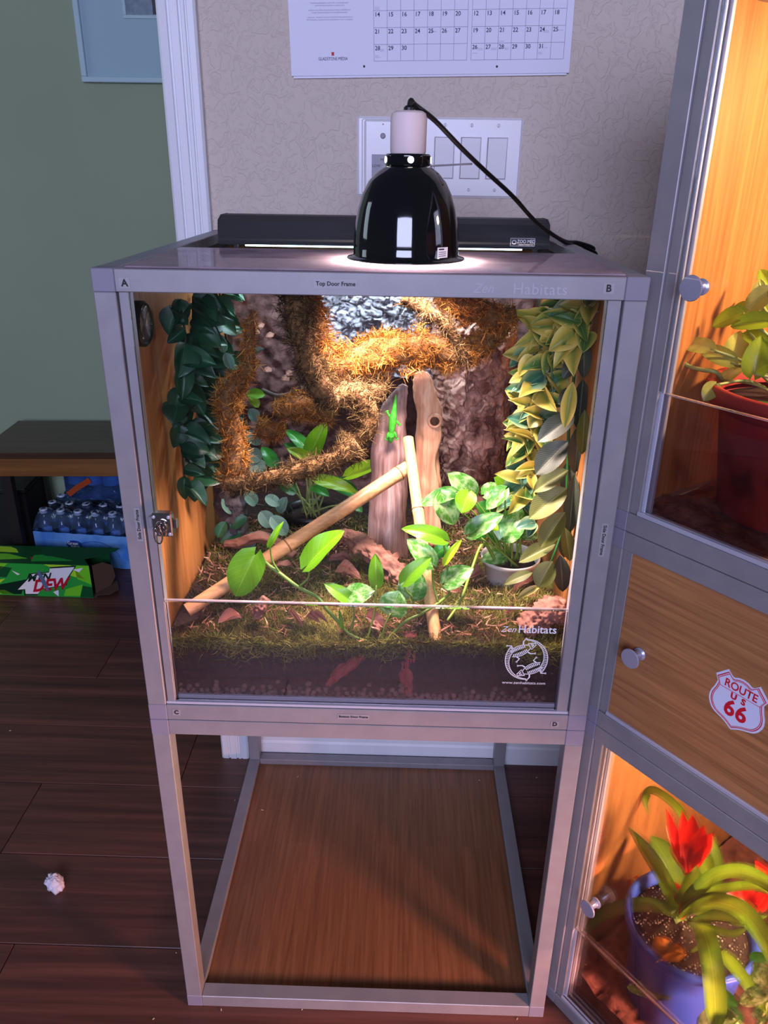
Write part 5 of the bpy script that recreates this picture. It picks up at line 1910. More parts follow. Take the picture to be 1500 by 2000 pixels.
tp_ = thing('trailing_pothos', 'trailing pothos vine with bright heart leaves along the front pane', 'plant', tuple(at(717, 1250, 0.03)))
vine = [at(505, 1087, 0.085), at(527, 1106, 0.083), at(547, 1120, 0.08), at(583, 1147, 0.072), at(620, 1167, 0.062), at(640, 1192, 0.05), at(660, 1213, 0.042), at(683, 1238, 0.034), at(717, 1252, 0.030), at(750, 1252, 0.030), at(790, 1215, 0.035), at(824, 1198, 0.045), at(856, 1178, 0.06), at(878, 1160, 0.08)]
part(MB().tube(bez(vine, 6), [0.0026] * 40 + [0.0021] * 39, 8), 'vine', STEM_G, tp_, 'all')
leaves_px(tp_, [
    (498, 1084, 458, 1166, 0.082, 0.068, 70, PO_B), (601, 1104, 670, 1035, 0.068, 0.08, 54, PO_B, 0.35), (527, 1064, 548, 1021, 0.08, 0.085, 14, PO_B),
    (735, 1141, 733, 1084, 0.05, 0.055, 30, PO_B), (681, 1166, 724, 1150, 0.05, 0.045, 46, PO_N), (686, 1176, 636, 1138, 0.048, 0.05, 30, PO_B),
    (764, 1196, 779, 1154, 0.038, 0.045, 60, PO_N), (802, 1164, 814, 1114, 0.05, 0.055, 58, PO_N), (790, 1136, 838, 1087, 0.048, 0.05, 36, PO_B),
    (843, 1102, 799, 1052, 0.07, 0.075, 42, PO_N), (866, 1054, 794, 1025, 0.09, 0.085, 36, PO_B), (870, 1098, 899, 1054, 0.08, 0.085, 16, PO_Y),
    (870, 1138, 916, 1108, 0.075, 0.07, 46, PO_N), (872, 1068, 842, 1090, 0.095, 0.09, 28, PO_D), (668, 1225, 664, 1195, 0.035, 0.037, 8, PO_B)])
for a in (((583, 1147, 0.072), (602, 1128, 0.07), (603, 1106, 0.068)), ((547, 1120, 0.08), (532, 1095, 0.08), (527, 1066, 0.08)), ((717, 1252, 0.030), (730, 1200, 0.04), (735, 1143, 0.05)), ((683, 1238, 0.034), (692, 1200, 0.04), (684, 1168, 0.05)),
          ((745, 1252, 0.03), (752, 1222, 0.034), (763, 1198, 0.038)), ((824, 1198, 0.045), (812, 1185, 0.047), (802, 1166, 0.05)), ((810, 1170, 0.05), (792, 1152, 0.048), (790, 1138, 0.048)), ((856, 1178, 0.06), (846, 1140, 0.068), (844, 1104, 0.07)), ((878, 1160, 0.08), (872, 1105, 0.085), (866, 1056, 0.09)),
          ((878, 1160, 0.08), (874, 1150, 0.077), (870, 1140, 0.075)), ((876, 1130, 0.082), (874, 1110, 0.082), (870, 1100, 0.08))):
    stem(tp_, [at(*p) for p in a], 0.0015, STEM_G, 'petiole')

POTW = pmat('white_pot', S(206, 196, 190), 0.4)
wc = at(997, 1087, 0.215)
wp = thing('potted_pothos', 'marbled pothos in a white plastic pot at the right front', 'potted plant', (wc.x, wc.y, wc.z - 0.062))
part(MB().lathe([(0.030, wc.z - 0.062), (0.0335, wc.z - 0.055), (0.0415, wc.z - 0.006), (0.0455, wc.z - 0.005), (0.0465, wc.z + 0.0005), (0.0455, wc.z + 0.002), (0.0430, wc.z + 0.001), (0.0405, wc.z - 0.010)], 40, (wc.x, wc.y, 0), cap=False), 'pot', POTW, wp, 'all')
part(MB().lathe([(0.0405, wc.z - 0.011), (0.02, wc.z - 0.008), (0.002, wc.z - 0.007)], 24, (wc.x, wc.y, 0)), 'soil', SOIL, wp, 'all')
rowsW = [
    (922, 968, 881, 924, 0.20, 0.19, 48, PO_N), (947, 966, 984, 948, 0.22, 0.225, 40, PO_N), (1012, 966, 966, 932, 0.24, 0.235, 44, PO_B), (887, 963, 818, 983, 0.18, 0.165, 32, PO_N), (862, 966, 890, 1026, 0.17, 0.16, 54, PO_N),
    (915, 963, 901, 1002, 0.17, 0.155, 42, PO_B), (918, 1042, 979, 1002, 0.17, 0.165, 42, PO_N), (986, 957, 948, 993, 0.19, 0.18, 34, PO_N), (984, 1048, 1016, 992, 0.18, 0.19, 58, PO_N), (1010, 988, 985, 954, 0.23, 0.22, 36, PO_D),
    (984, 1086, 941, 1092, 0.19, 0.18, 34, PO_N), (950, 1018, 974, 1036, 0.19, 0.18, 22, PO_Y), (1015, 985, 1040, 958, 0.24, 0.25, 30, PO_B), (960, 1000, 930, 985, 0.23, 0.23, 34, PO_D), (1000, 1020, 1040, 1000, 0.22, 0.23, 36, PO_D),
    (1000, 975, 1024, 985, 0.21, 0.21, 24, PO_Y), (975, 1052, 955, 1020, 0.20, 0.2, 30, PO_D), (940, 1050, 925, 1015, 0.21, 0.21, 26, PO_D), (1020, 1040, 1050, 1048, 0.21, 0.2, 30, PO_N)]
leaves_px(wp, rowsW)
for r in rowsW:
    bp_ = at(r[0], r[1], r[4])
    rt = Vector((wc.x + random.uniform(-0.018, 0.018), wc.y + random.uniform(-0.018, 0.01), wc.z - 0.010))
    md = (bp_ + rt) / 2 + Vector((0, -0.006, 0.008))
    stem(wp, [rt, md, bp_], 0.0016, STEM_G, 'petiole')
stem(wp, [Vector((wc.x - 0.02, wc.y - 0.02, wc.z - 0.008)), at(945, 1062, 0.16), at(922, 1110, 0.13), at(900, 1172, 0.07), at(874, 1212, 0.035)], 0.0026, STEM_G, 'runner')

POTB = pmat('black_plastic_pot', S(20, 20, 22), 0.35)
bc = at(607, 994, 0.42)
bpk = thing('potted_pothos', 'bright pothos in a black nursery pot behind the diagonal bamboo', 'potted plant', (bc.x, bc.y, bc.z - 0.075))
part(MB().lathe([(0.036, bc.z - 0.075), (0.0455, bc.z - 0.012), (0.0485, bc.z - 0.011), (0.0495, bc.z), (0.0475, bc.z), (0.045, bc.z - 0.012)], 36, (bc.x, bc.y, 0), cap=False), 'pot', POTB, bpk, 'all')
part(MB().lathe([(0.0445, bc.z - 0.012), (0.02, bc.z - 0.009), (0.002, bc.z - 0.009)], 24, (bc.x, bc.y, 0)), 'soil', SOIL, bpk, 'all')
rowsB = [(607, 887, 637, 824, 0.38, 0.385, 38, PO_B), (604, 880, 560, 834, 0.40, 0.41, 26, PO_D), (604, 899, 560, 875, 0.37, 0.36, 24, PO_Y), (682, 929, 758, 902, 0.37, 0.36, 30, PO_Y), (622, 938, 694, 951, 0.36, 0.34, 28, PO_Y),
         (652, 942, 704, 972, 0.38, 0.37, 32, PO_D), (536, 908, 513, 870, 0.40, 0.41, 28, PO_D), (591, 886, 555, 866, 0.41, 0.42, 18, PO_D), (612, 952, 642, 966, 0.37, 0.35, 22, PO_D), (575, 960, 545, 945, 0.40, 0.40, 26, PO_D), (660, 900, 690, 880, 0.42, 0.43, 26, PO_B), (570, 925, 540, 920, 0.40, 0.4, 24, PO_D), (690, 985, 708, 1000, 0.36, 0.35, 18, PO_D)]
leaves_px(bpk, rowsB)
for r in rowsB:
    b0 = at(r[0], r[1], r[4])
    rt = Vector((bc.x + random.uniform(-0.02, 0.02), bc.y + random.uniform(-0.02, 0.01), bc.z - 0.011))
    stem(bpk, [rt, (b0 + rt) / 2 + Vector((0, 0, 0.006)), b0], 0.0018, PETW, 'petiole')

# ---- artificial vines
IVY = leafmat('dark_silk_ivy', S(26, 74, 46), S(20, 58, 38), S(50, 100, 70), 0.42, 8, 0.25, transl=0.12)
IVYG = leafmat('grey_green_ivy', S(84, 120, 104), S(100, 134, 120), S(130, 160, 146), 0.5, 6, 0.3, transl=0.15)
WIRE = pmat('dark_vine_wire', S(18, 24, 18), 0.6)
iv = thing('artificial_ivy', 'dark green silk ivy hanging down the left wood panel', 'artificial plant', tuple(at(400, 1000, 0.25)))
random.seed(21)
strs = []
for k in range(6):
    x0 = 350 + k * 17
    y_ = 0.17 + 0.06 * k
    pts = [at(x0 + 12 * math.sin(i * 1.3 + k), 585 + i * 72 - k * 6, y_) for i in range(6)]
    pts = [Vector((max(p.x, 0.032), p.y, p.z)) for p in pts]
    stem(iv, pts, 0.0018, WIRE, 'vine')
    strs.append(pts)
for k, pts in enumerate(strs):
    cv = bez(pts, 5)
    for i, p in enumerate(cv):
        if i % 2 and k > 3 or random.random() < 0.15:
            continue
        a = random.uniform(0, 6.28)
        d = Vector((math.cos(a) * 0.8 + 0.35, -0.35 + 0.3 * random.random(), -0.55 + 0.6 * random.random()))
        d.normalize()
        ln = random.uniform(0.030, 0.050)
        tip = p + d * ln
        tip.x = max(tip.x, 0.03)
        place_leaf(iv, ACUTE, IVY, p, tip, ln * random.uniform(0.55, 0.8), twist=random.uniform(-0.5, 0.5))
leaves_px(iv, [(560, 742, 500, 752, 0.34, 0.33, 20, PO_Y), (484, 696, 513, 680, 0.33, 0.32, 14, IVYG), (482, 770, 516, 768, 0.32, 0.32, 22, PO_B), (490, 775, 505, 795, 0.32, 0.31, 18, PO_Y), (487, 800, 503, 822, 0.31, 0.31, 24, IVYG), (480, 845, 508, 865, 0.31, 0.30, 26, IVYG), (482, 880, 510, 900, 0.3, 0.3, 30, IVYG), (494, 900, 512, 925, 0.3, 0.29, 34, IVYG), (440, 690, 452, 720, 0.3, 0.3, 22, IVYG), (428, 655, 440, 690, 0.32, 0.32, 20, IVYG)][1:], OVAL)
iv2 = thing('artificial_ivy', 'grey green silk ivy lying on the ground at the rear left', 'artificial plant', tuple(at(500, 1045, 0.33)))
for a, b_, c, d, y_, w in ((455, 1000, 435, 975, 0.3, 26), (480, 1010, 448, 1030, 0.3, 26), (500, 985, 478, 960, 0.31, 26), (510, 1000, 530, 1030, 0.30, 32), (530, 1010, 560, 1045, 0.27, 32), (470, 1040, 430, 1060, 0.3, 28), (520, 970, 545, 985, 0.32, 24), (440, 1020, 425, 1050, 0.29, 24), (500, 1040, 480, 1075, 0.28, 24), (545, 1000, 555, 975, 0.32, 22), (470, 980, 500, 965, 0.33, 24)):
    B, Tp = at(a, b_, y_), at(c, d, y_ - 0.01)
    place_leaf(iv2, OVAL, IVYG if random.random() < 0.6 else IVY, B, Tp, wm(B, w))
stem(iv2, [at(440, 1030, 0.3), at(470, 1010, 0.31), at(505, 1005, 0.31), at(545, 1020, 0.29)], 0.0016, WIRE, 'vine')
stem(iv2, [at(455, 1000, 0.3), at(470, 985, 0.31), at(500, 985, 0.31), at(530, 990, 0.32)], 0.0016, WIRE, 'vine')

VAR = leafmat('variegated_silk', S(92, 128, 58), S(214, 194, 96), S(150, 160, 90), 0.4, 8, 0.15, transl=0.25, center=S(56, 104, 52))
VARY = leafmat('yellow_silk', S(196, 176, 74), S(222, 202, 120), S(170, 150, 70), 0.4, 8, 0.15, transl=0.25, center=S(120, 138, 60))
VARB = leafmat('blue_green_silk', S(60, 110, 88), S(150, 168, 120), S(110, 140, 110), 0.42, 8, 0.15, transl=0.2)
vg = thing('artificial_vine', 'variegated yellow green silk vine hanging at the right of the terrarium', 'artificial plant', tuple(at(1030, 960, 0.24)))
random.seed(33)
vst = [[at(1075, 585, 0.26), at(1068, 650, 0.25), at(1050, 720, 0.24), at(1040, 790, 0.235), at(1035, 860, 0.23), at(1028, 930, 0.225), at(1018, 985, 0.225)],
       [at(1120, 585, 0.20), at(1105, 640, 0.20), at(1085, 700, 0.20), at(1060, 760, 0.20), at(1045, 830, 0.2)],
       [at(1150, 585, 0.16), at(1140, 630, 0.16), at(1125, 680, 0.17)]]
for q in vst:
    stem(vg, q, 0.0018, WIRE, 'vine')
    cv = bez(q, 4)
    for i, p in enumerate(cv):
        for rep in range(3):
            a = i * 2.4 + rep * 2.09
            a += random.uniform(-0.7, 0.7)
            d = Vector((math.cos(a) - 0.15, -0.45 + 0.6 * math.sin(a), random.uniform(-0.75, 0.55)))
            d.normalize()
            ln = random.uniform(0.032, 0.056)
            tip = p + d * ln
            if tip.x > 0.585:
                tip.x = 0.585 - random.random() * 0.02
            mt = random.choice((VAR, VAR, VARY, VARY, VARB))
            place_leaf(vg, ACUTE, mt, p + d * 0.004 + Vector((random.uniform(-1, 1), random.uniform(-1, 1), 0)) * 0.006, tip, ln * random.uniform(0.42, 0.62), twist=random.uniform(-0.6, 0.6))
for a, b_, c, d, y_, w, mt in ((1040, 640, 1022, 618, 0.2, 26, VARY), (1055, 665, 1100, 660, 0.19, 26, VARY), (1100, 690, 1124, 722, 0.17, 30, VARY), (1040, 695, 1012, 730, 0.2, 28, VARY), (1030, 735, 1000, 740, 0.2, 26, VARY), (1040, 800, 994, 780, 0.2, 20, VARY), (1050, 815, 1035, 830, 0.19, 34, VARY), (1040, 862, 986, 838, 0.2, 12, VARY), (1020, 868, 985, 854, 0.2, 12, VAR), (1052, 915, 1006, 918, 0.2, 20, VARY), (1045, 922, 1008, 932, 0.2, 22, VARY), (1045, 1022, 1014, 1024, 0.17, 30, VARB), (1046, 1022, 1030, 1050, 0.17, 22, VARB), (1035, 925, 1042, 955, 0.19, 20, VARY)):
    B, Tp = at(a, b_, y_), at(c, d, y_ - 0.012)
    place_leaf(vg, ACUTE, mt, B, Tp, wm(B, w))

FEA = leafmat('dark_ribbed_silk', S(56, 62, 48), S(46, 54, 42), S(128, 130, 106), 0.5, 15, 0.6, transl=0.12)
FEO = leafmat('olive_ribbed_silk', S(100, 104, 40), S(86, 92, 36), S(164, 162, 92), 0.5, 15, 0.6, transl=0.2)
fe = thing('artificial_vine', 'dark olive ribbed silk leaves hanging in front of the white pot at the right', 'artificial plant', tuple(at(1075, 1140, 0.12)))
stem(fe, [at(1120, 620, 0.19), at(1122, 720, 0.185), at(1112, 820, 0.18), at(1108, 920, 0.165), at(1104, 1010, 0.15), at(1085, 1075, 0.13), at(1070, 1110, 0.13), at(1055, 1145, 0.13)], 0.0022, pmat('green_plastic_stem', S(28, 84, 30), 0.4), 'vine')
for r in ((1119, 746, 1103, 836, 0.11, 0.10, 30, VARY), (1122, 812, 1050, 864, 0.125, 0.115, 44, FEA), (1109, 862, 1046, 928, 0.12, 0.115, 52, FEA), (1110, 918, 1040, 960, 0.12, 0.115, 36, FEO), (1108, 954, 1034, 1014, 0.115, 0.11, 52, FEO), (1104, 1000, 1056, 1070, 0.115, 0.11, 44, FEO),
          (1085, 1062, 1013, 1099, 0.12, 0.115, 32, FEO), (1079, 1096, 1050, 1148, 0.12, 0.11, 44, FEO), (1040, 1118, 985, 1138, 0.13, 0.12, 22, FEO), (1094, 1084, 1100, 1158, 0.12, 0.11, 34, FEA), (1103, 1030, 1116, 1096, 0.12, 0.11, 28, FEO), (1060, 1128, 1082, 1150, 0.13, 0.12, 22, FEO), (1055, 1145, 1010, 1166, 0.13, 0.12, 16, VARY),
          (1122, 926, 1118, 1042, 0.14, 0.135, 32, FEA), (1135, 830, 1128, 930, 0.15, 0.145, 36, FEA), (1140, 740, 1130, 840, 0.16, 0.155, 34, FEA), (1128, 760, 1090, 790, 0.15, 0.14, 30, FEA), (1142, 800, 1150, 890, 0.12, 0.115, 28, FEO), (1130, 690, 1100, 740, 0.16, 0.15, 28, FEA), (1140, 660, 1150, 740, 0.16, 0.155, 30, FEA), (1115, 1010, 1130, 1090, 0.16, 0.15, 30, FEA), (1110, 900, 1135, 980, 0.17, 0.16, 34, FEA)):
    a, b_, c, d, y0, y1, w, mt = r
    B, Tp = at(a, b_, y0), at(c, d, y1)
    B.x, Tp.x = min(B.x, 0.588), min(Tp.x, 0.588)
    place_leaf(fe, LANCE, mt, B, Tp, wm(B, w))

# ================================================================== INSIDE THE STACK
SO = tuple(S0)
random.seed(44)
DSUB = pmat('reddish_bark_soil', S(84, 42, 34), 0.95, 0, S(140, 86, 68), 70, bump=0.9, bscale=90, bdist=0.004)


def sub_bed(label, z0, zt, amp):
    mb = MB()
    x0, x1, y0, y1 = T + 0.001, SW - T - 0.001, 0.0215, SD_ - T - 0.001
    f = lambda x, y: zt + amp * noise.turbulence(Vector((x * 22, y * 22, z0)), 4, True) + amp * 0.6 * noise.noise((x * 60, y * 60, 1))
    mb.grid(90, 50, lambda u, v: (x0 + (x1 - x0) * u, y0 + (y1 - y0) * v, f(x0 + (x1 - x0) * u, y0 + (y1 - y0) * v)))
    mb.grid(90, 1, lambda u, v: (x0 + (x1 - x0) * u, y0, z0 + (f(x0 + (x1 - x0) * u, y0) - z0) * v))
    o = single(mb, 'bark_bed', DSUB, label, 'soil', kind='stuff', smooth='all', fix=False)
    o.location = SO
    o.rotation_euler = (0, 0, STH)
    return o


sub_bed('brown bark bed in the top stack terrarium', SM + 0.0145, SM + 0.022, 0.012)
sub_bed('reddish soil bed in the bottom stack terrarium', 0.0145, 0.072, 0.02)


def lathe_pot(th_, c, prof, mat, soilr, soilz, soilmat):
    part(MB().lathe(prof, 56, (c[0], c[1], 0), cap=False), 'pot', mat, th_, 'all')
    part(MB().lathe([(soilr, soilz - 0.004), (soilr * 0.7, soilz), (soilr * 0.3, soilz + 0.003), (0.001, soilz + 0.004)], 40, (c[0], c[1], 0)), 'soil', soilmat, th_, 'all')


POTR = pmat('brick_red_pot', S(150, 36, 36), 0.5, 0, S(164, 46, 42), 20)
rp = thing('potted_pothos', 'lime pothos in a brick red pot in the top stack terrarium', 'potted plant', tuple(SMAT @ Vector((0.145, 0.15, SM + 0.03))), STH, world=False)
RC = Vector((0.145, 0.15, SM + 0.03))
ORIG[rp.name] = RC
zr = 1.098
lathe_pot(rp, RC, [(0.075, SM + 0.03), (0.080, SM + 0.035), (0.098, zr - 0.034), (0.100, zr - 0.030), (0.112, zr - 0.026), (0.118, zr - 0.004), (0.116, zr), (0.108, zr - 0.002), (0.102, zr - 0.02)], POTR, 0.102, zr - 0.022, SOIL)
PO_L = leafmat('neon_pothos', S(150, 178, 40), S(130, 164, 36), S(180, 200, 90), 0.3, 6, 0.2, transl=0.4)
PO_L2 = leafmat('pale_pothos', S(186, 190, 96), S(166, 176, 80), S(206, 210, 130), 0.32, 6, 0.2, transl=0.35)


def sleaves(th_, rows, kind=HEART):
    for a, b_, c, d, y0, y1, w, mt in rows:
        B, Tp = sat(a, b_, y0), sat(c, d, y1)
        wB = SMAT @ B
        place_leaf(th_, kind, mt, B, Tp, wm(wB, w), local=True)


rowsR = [(1451, 612, 1385, 634, 0.11, 0.10, 38, PO_L), (1388, 682, 1318, 660, 0.09, 0.085, 36, PO_L2), (1428, 709, 1362, 667, 0.10, 0.095, 40, PO_L2), (1432, 711, 1446, 643, 0.11, 0.12, 48, PO_L2), (1504, 628, 1425, 636, 0.11, 0.10, 40, PO_L), (1498, 672, 1448, 650, 0.13, 0.125, 36, PO_L), (1472, 730, 1488, 655, 0.09, 0.095, 52, PO_L),
         (1505, 566, 1484, 525, 0.15, 0.15, 30, PO_L), (1480, 582, 1486, 546, 0.14, 0.14, 28, PO_L2), (1502, 568, 1453, 614, 0.13, 0.12, 42, PO_L2), (1438, 612, 1455, 588, 0.14, 0.14, 20, PO_L), (1398, 752, 1374, 783, 0.06, 0.045, 34, PO_L2), (1410, 742, 1446, 717, 0.12, 0.12, 26, PO_L2), (1500, 610, 1530, 560, 0.14, 0.15, 44, PO_L), (1510, 690, 1540, 650, 0.11, 0.11, 50, PO_L), (1490, 600, 1466, 570, 0.16, 0.17, 36, PO_L)]
sleaves(rp, rowsR)
for r in rowsR:
    b0 = sat(r[0], r[1], r[4])
    rt = Vector((RC.x + random.uniform(-0.05, 0.03), RC.y + random.uniform(-0.05, 0.02), zr - 0.02))
    stem(rp, [rt, (b0 + rt) / 2 + Vector((0, -0.004, 0.012)), b0], 0.0022, PETW, 'petiole')
stem(rp, [sat(1410, 742, 0.11), sat(1398, 727, 0.09), sat(1365, 721, 0.085), sat(1340, 712, 0.085), sat(1322, 690, 0.085), sat(1319, 664, 0.085)], 0.003, PETW, 'runner')
stem(rp, [sat(1348, 718, 0.085), sat(1342, 705, 0.088), sat(1346, 690, 0.09)], 0.0012, NODE, 'root')
stem(rp, [Vector((RC.x - 0.03, RC.y - 0.06, zr - 0.018)), Vector((RC.x + 0.02, RC.y - 0.07, zr - 0.012)), Vector((RC.x + 0.07, RC.y - 0.05, zr - 0.018))], 0.004, pmat('green_stake', S(40, 96, 40), 0.5), 'stake')
# crumpled clear plastic behind the lip pane
mb = MB()


def plast(u, v):
    x = 0.065 + 0.42 * u
    z = SM + 0.026 + 0.14 * v - 0.012 * math.sin(u * 7)
    y = 0.026 + 0.010 * noise.noise((x * 18, z * 26, 3)) + 0.006 * noise.noise((x * 60, z * 60, 5)) - 0.004 * v
    return (x, max(y, 0.0165), z)


mb.grid(50, 24, plast)
o = single(mb, 'plastic_liner', glassmat('crinkled_plastic', (0.97, 0.97, 0.97, 1), 1.6, 0.05, S(170, 150, 150), 0.06), 'crinkled clear plastic liner in front of the red pot', 'plastic liner', smooth='all', fix=False)
o.location = SO
o.rotation_euler = (0, 0, STH)

# ---- blue pot with bromeliads
POTBL = pmat('blue_pot', S(48, 84, 198), 0.42, 0, S(58, 94, 206), 14)
PERS = pmat('perlite_soil', S(44, 28, 22), 0.95, 0, S(76, 52, 40), 120, bump=0.8, bscale=160, bdist=0.003)
BC = Vector((0.163, 0.128, 0.036))
bp2 = thing('potted_bromeliad', 'red flowered bromeliad in a blue pot in the bottom stack terrarium', 'potted plant', tuple(SMAT @ BC), STH, world=False)
ORIG[bp2.name] = BC
zb = 0.252
lathe_pot(bp2, BC, [(0.070, 0.036), (0.074, 0.040), (0.087, zb - 0.036), (0.089, zb - 0.030), (0.098, zb - 0.020), (0.102, zb - 0.004), (0.0995, zb), (0.093, zb - 0.001), (0.088, zb - 0.02)], POTBL, 0.089, zb - 0.018, PERS)
mb = MB()
for i in range(330):
    a, r = random.uniform(0, 6.28), 0.085 * math.sqrt(random.random())
    c = Vector((BC.x + r * math.cos(a), BC.y + r * math.sin(a), zb - 0.016 + 0.004 * (1 - r / 0.085)))
    s_ = random.uniform(0.0008, 0.0019)
    st_ = len(mb.v)
    mb.v += [tuple(c + v * s_) for v in ICV]
    mb.f += [tuple(st_ + q for q in f) for f in ICF]
part(mb, 'perlite', pmat('perlite_white', S(214, 200, 180), 0.9), bp2, 'all', kind='stuff')
BRO = leafmat('bromeliad_leaf', S(140, 176, 40), S(92, 136, 30), S(176, 200, 84), 0.3, 0.01, 0.0, transl=0.4)
BRD = leafmat('dark_bromeliad_leaf', S(108, 140, 42), S(76, 108, 32), S(136, 160, 66), 0.3, 0.01, 0.0, transl=0.35)
BRR = leafmat('red_bract', S(226, 26, 20), S(236, 48, 30), S(240, 70, 40), 0.3, 0.01, 0.0, transl=0.4)
BRO2 = leafmat('orange_bract', S(230, 96, 50), S(232, 130, 80), S(240, 150, 90), 0.35, 0.01, 0.0, transl=0.4)


def strap(th_, pts, wpx, mat, tipk=0.6, name='leaf', face=None, fold=0.25, base_k=0.75):
    """a strap leaf along pixel points (px, py, b) of the stack"""
    p = [sat(*q) for q in pts]
    cv = bez(p, 7)
    n = len(cv) - 1
    cm = SINV @ CAM
    w = wm(SMAT @ p[len(p) // 2], wpx)
    mb = MB()
    mb.uv = {}
    nu = 4
    for i, c in enumerate(cv):
        t = i / n
        tg = (cv[min(i + 1, n)] - cv[max(i - 1, 0)]).normalized()
        fz = Vector(face) if face is not None else (cm - c).normalized() * 0.8 + Vector((0, 0, 0.5))
        nz = (fz - tg * fz.dot(tg)).normalized()
        sx = tg.cross(nz)
        hw = w / 2 * min(1, base_k + (1 - base_k) * t * 4) * (1 - max(0, (t - tipk) / (1 - tipk)) ** 2.2)
        for k in range(nu + 1):
            s_ = (k / nu - 0.5) * 2
            mb.uv[len(mb.v)] = (k / nu, t)
            mb.v.append(tuple(c + sx * (s_ * hw) + nz * (fold * hw * (abs(s_) - 0.4))))
    for i in range(n):
        for k in range(nu):
            q = i * (nu + 1) + k
            mb.f.append((q, q + 1, q + nu + 2, q + nu + 1))
    return part(mb, name, mat, th_, 'all', fix=False)


strap(bp2, [(1330, 1800, 0.12), (1310, 1745, 0.115), (1275, 1680, 0.105), (1226, 1614, 0.10)], 30, BRO)
strap(bp2, [(1328, 1790, 0.13), (1322, 1740, 0.14), (1303, 1680, 0.15), (1270, 1632, 0.155)], 42, BRD, 0.75)
strap(bp2, [(1322, 1785, 0.115), (1285, 1770, 0.10), (1225, 1770, 0.075), (1170, 1792, 0.05), (1128, 1842, 0.032)], 27, BRD)
strap(bp2, [(1368, 1790, 0.13), (1378, 1740, 0.135), (1378, 1690, 0.14), (1370, 1640, 0.14)], 34, BRO, 0.6)
strap(bp2, [(1328, 1770, 0.12), (1355, 1745, 0.11), (1395, 1712, 0.10), (1445, 1703, 0.085), (1500, 1728, 0.075), (1530, 1770, 0.07)], 32, BRO)
strap(bp2, [(1327, 1783, 0.115), (1360, 1768, 0.10), (1405, 1762, 0.085), (1455, 1785, 0.065), (1500, 1850, 0.05), (1520, 1920, 0.04)], 40, BRO)
strap(bp2, [(1358, 1800, 0.11), (1375, 1822, 0.08), (1388, 1870, 0.055), (1396, 1940, 0.042), (1399, 2020, 0.034)], 42, BRO, 0.8)
strap(bp2, [(1405, 1860, 0.09), (1430, 1885, 0.07), (1462, 1925, 0.055), (1500, 1985, 0.045)], 27, BRO)
strap(bp2, [(1350, 1640, 0.16), (1330, 1588, 0.17), (1298, 1556, 0.175), (1270, 1544, 0.175), (1260, 1565, 0.17), (1267, 1592, 0.165)], 17, BRO, 0.5)
strap(bp2, [(1345, 1790, 0.16), (1390, 1740, 0.18), (1398, 1690, 0.19), (1392, 1632, 0.195)], 26, BRD)
strap(bp2, [(1340, 1765, 0.12), (1370, 1745, 0.11), (1420, 1735, 0.10), (1470, 1732, 0.09), (1510, 1750, 0.08)], 20, BRO)
strap(bp2, [(1345, 1805, 0.12), (1400, 1790, 0.11), (1450, 1800, 0.10), (1500, 1790, 0.09)], 24, BRD)
strap(bp2, [(1340, 1800, 0.12), (1390, 1815, 0.11), (1430, 1825, 0.10), (1462, 1812, 0.10)], 16, BRD)
strap(bp2, [(1330, 1770, 0.12), (1350, 1730, 0.115), (1358, 1712, 0.115), (1360, 1690, 0.115)], 34, BRO, 0.4)
strap(bp2, [(1345, 1860, 0.09), (1365, 1850, 0.08), (1372, 1830, 0.075)], 10, BRD)
for q in (((1240, 1712, 0.17), (1262, 1730, 0.16), (1285, 1750, 0.15)), ((1228, 1718, 0.17), (1240, 1745, 0.16), (1290, 1752, 0.15))):
    strap(bp2, q, 9, BRO2, 0.5, 'withered_leaf')
# flower heads: layered pointed bracts
stem(bp2, [sat(1330, 1790, 0.125), sat(1340, 1740, 0.125), sat(1347, 1690, 0.125), sat(1350, 1650, 0.125)], 0.006, BRR, 'flower_stalk')
for b0, tp2, w, mt in (((1346, 1700), (1300, 1578), 24, BRR), ((1346, 1690), (1300, 1612), 20, BRO2), ((1350, 1680), (1391, 1628), 34, BRR), ((1348, 1690), (1332, 1582), 28, BRR), ((1350, 1690), (1374, 1612), 36, BRR), ((1346, 1705), (1305, 1650), 14, BRO2), ((1345, 1715), (1318, 1652), 12, BRO2), ((1350, 1670), (1352, 1590), 34, BRR), ((1348, 1700), (1330, 1640), 22, BRR), ((1350, 1695), (1372, 1650), 20, BRR), ((1350, 1705), (1360, 1655), 20, BRR), ((1338, 1770), (1318, 1722), 26, BRR), ((1340, 1765), (1352, 1725), 20, BRR)):
    m_ = ((b0[0] + tp2[0]) / 2 + (tp2[0] - b0[0]) * 0.08, (b0[1] + tp2[1]) / 2)
    yy = random.uniform(-0.012, 0.012)
    strap(bp2, [(b0[0], b0[1], 0.125), (m_[0], m_[1], 0.125 + yy * 0.6), (tp2[0], tp2[1], 0.125 + yy)], w, mt, 0.3, 'bract')
bp3 = bp2
stem(bp3, [sat(1450, 1800, 0.15), sat(1480, 1770, 0.15), sat(1500, 1730, 0.15), sat(1515, 1700, 0.15)], 0.006, BRR, 'flower_stalk')
for b0, tp2, w, mt in (((1510, 1730), (1452, 1690), 18, BRO2), ((1512, 1740), (1474, 1680), 30, BRR), ((1515, 1750), (1490, 1700), 34, BRR), ((1460, 1765), (1412, 1730), 30, BRR), ((1480, 1770), (1440, 1735), 36, BRR), ((1480, 1772), (1500, 1740), 30, BRR), ((1515, 1740), (1530, 1690), 34, BRR)):
    strap(bp3, [(b0[0], b0[1], 0.14), ((b0[0] + tp2[0]) / 2, (b0[1] + tp2[1]) / 2, 0.135), (tp2[0], tp2[1], 0.13)], w, mt, 0.3, 'bract')
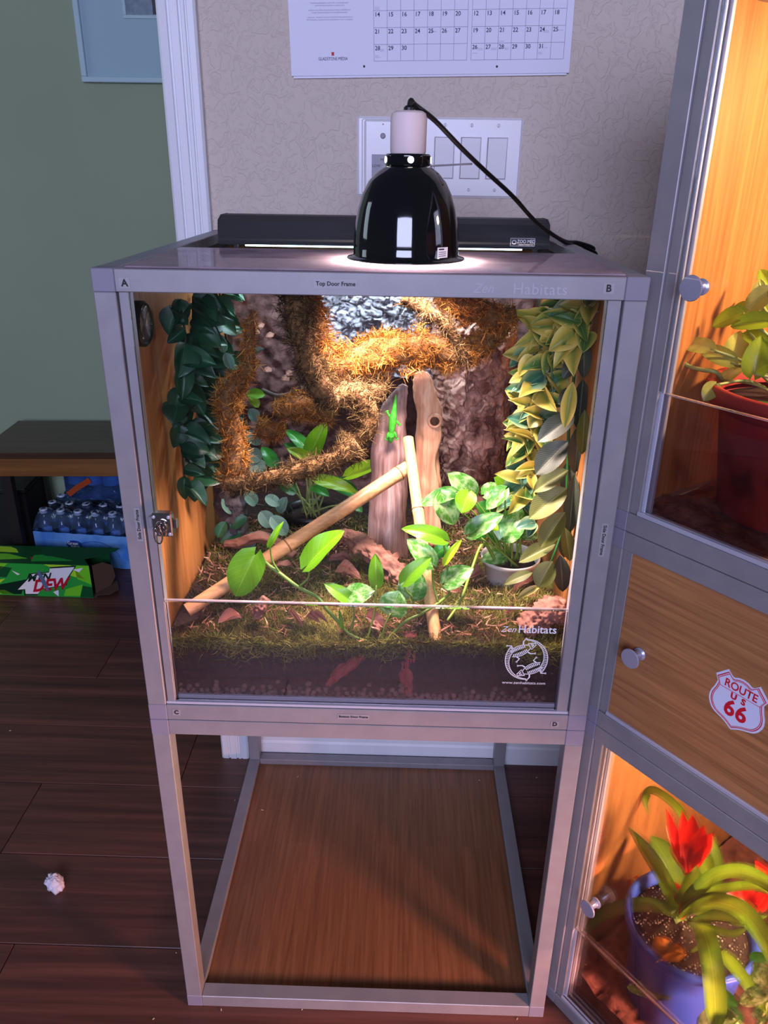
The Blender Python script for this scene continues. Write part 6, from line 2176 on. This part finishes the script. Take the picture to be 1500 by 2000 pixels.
# dead leaf on the rim
dmat = leafmat('orange_dead_leaf', S(206, 132, 30), S(180, 104, 24), S(226, 160, 60), 0.5, 5, 0.4, transl=0.3)
B, Tp = sat(1336, 1862, 0.06), sat(1266, 1868, 0.035)
lv = leaf_mesh('dead_leaf', dmat, H_OVAL, 0.05, 0.35, 0.1, 0.16, 12, 12)
y = (Tp - B)
ln = y.length
y.normalize()
z = Vector((0, -0.5, 1))
z = (z - y * z.dot(y)).normalized()
o = put('dead_leaf', lv, None)
m = Matrix((y.cross(z) * wm(SMAT @ B, 44), y * ln, z * ln)).transposed().to_4x4()
m.translation = B
o.matrix_local = SMAT @ m
tag(o, 'crinkled orange dead leaf resting on the blue pot rim', 'dead leaf')
# pothos creeping round the blue pot
cp = thing('creeping_pothos', 'marbled pothos creeping on the soil in front of the blue pot', 'plant', tuple(SMAT @ sat(1325, 1990, 0.06)), STH, world=False)
ORIG[cp.name] = sat(1325, 1990, 0.06)
PO_M = leafmat('speckled_pothos', S(84, 116, 42), S(70, 104, 38), S(120, 150, 80), 0.28, 7, 0.2, patch=S(196, 206, 150), patch_amt=0.6, transl=0.3)
sleaves(cp, [(1300, 1945, 1222, 1925, 0.05, 0.04, 34, PO_M), (1298, 1948, 1309, 1918, 0.05, 0.05, 14, PO_M), (1500, 1900, 1463, 1915, 0.06, 0.05, 42, PO_M), (1500, 1945, 1434, 1955, 0.05, 0.04, 34, PO_M), (1430, 1990, 1345, 1998, 0.05, 0.04, 44, PO_M), (1440, 2000, 1400, 1960, 0.06, 0.06, 40, PO_D), (1480, 1990, 1500, 1960, 0.06, 0.06, 30, PO_M), (1395, 1940, 1440, 1960, 0.06, 0.06, 30, PO_D), (1470, 1880, 1500, 1870, 0.09, 0.09, 30, PO_D)])
for q in (((1299, 1947, 0.05), (1318, 1970, 0.06), (1328, 2010, 0.07)), ((1500, 1945, 0.05), (1490, 1980, 0.06), (1470, 2020, 0.07)), ((1500, 1900, 0.06), (1510, 1950, 0.065), (1500, 2010, 0.07)), ((1430, 1990, 0.05), (1445, 2005, 0.055), (1460, 2020, 0.07)), ((1470, 1880, 0.09), (1490, 1900, 0.085), (1510, 1950, 0.065))):
    stem(cp, [sat(*p) for p in q], 0.0028, PETW, 'petiole')
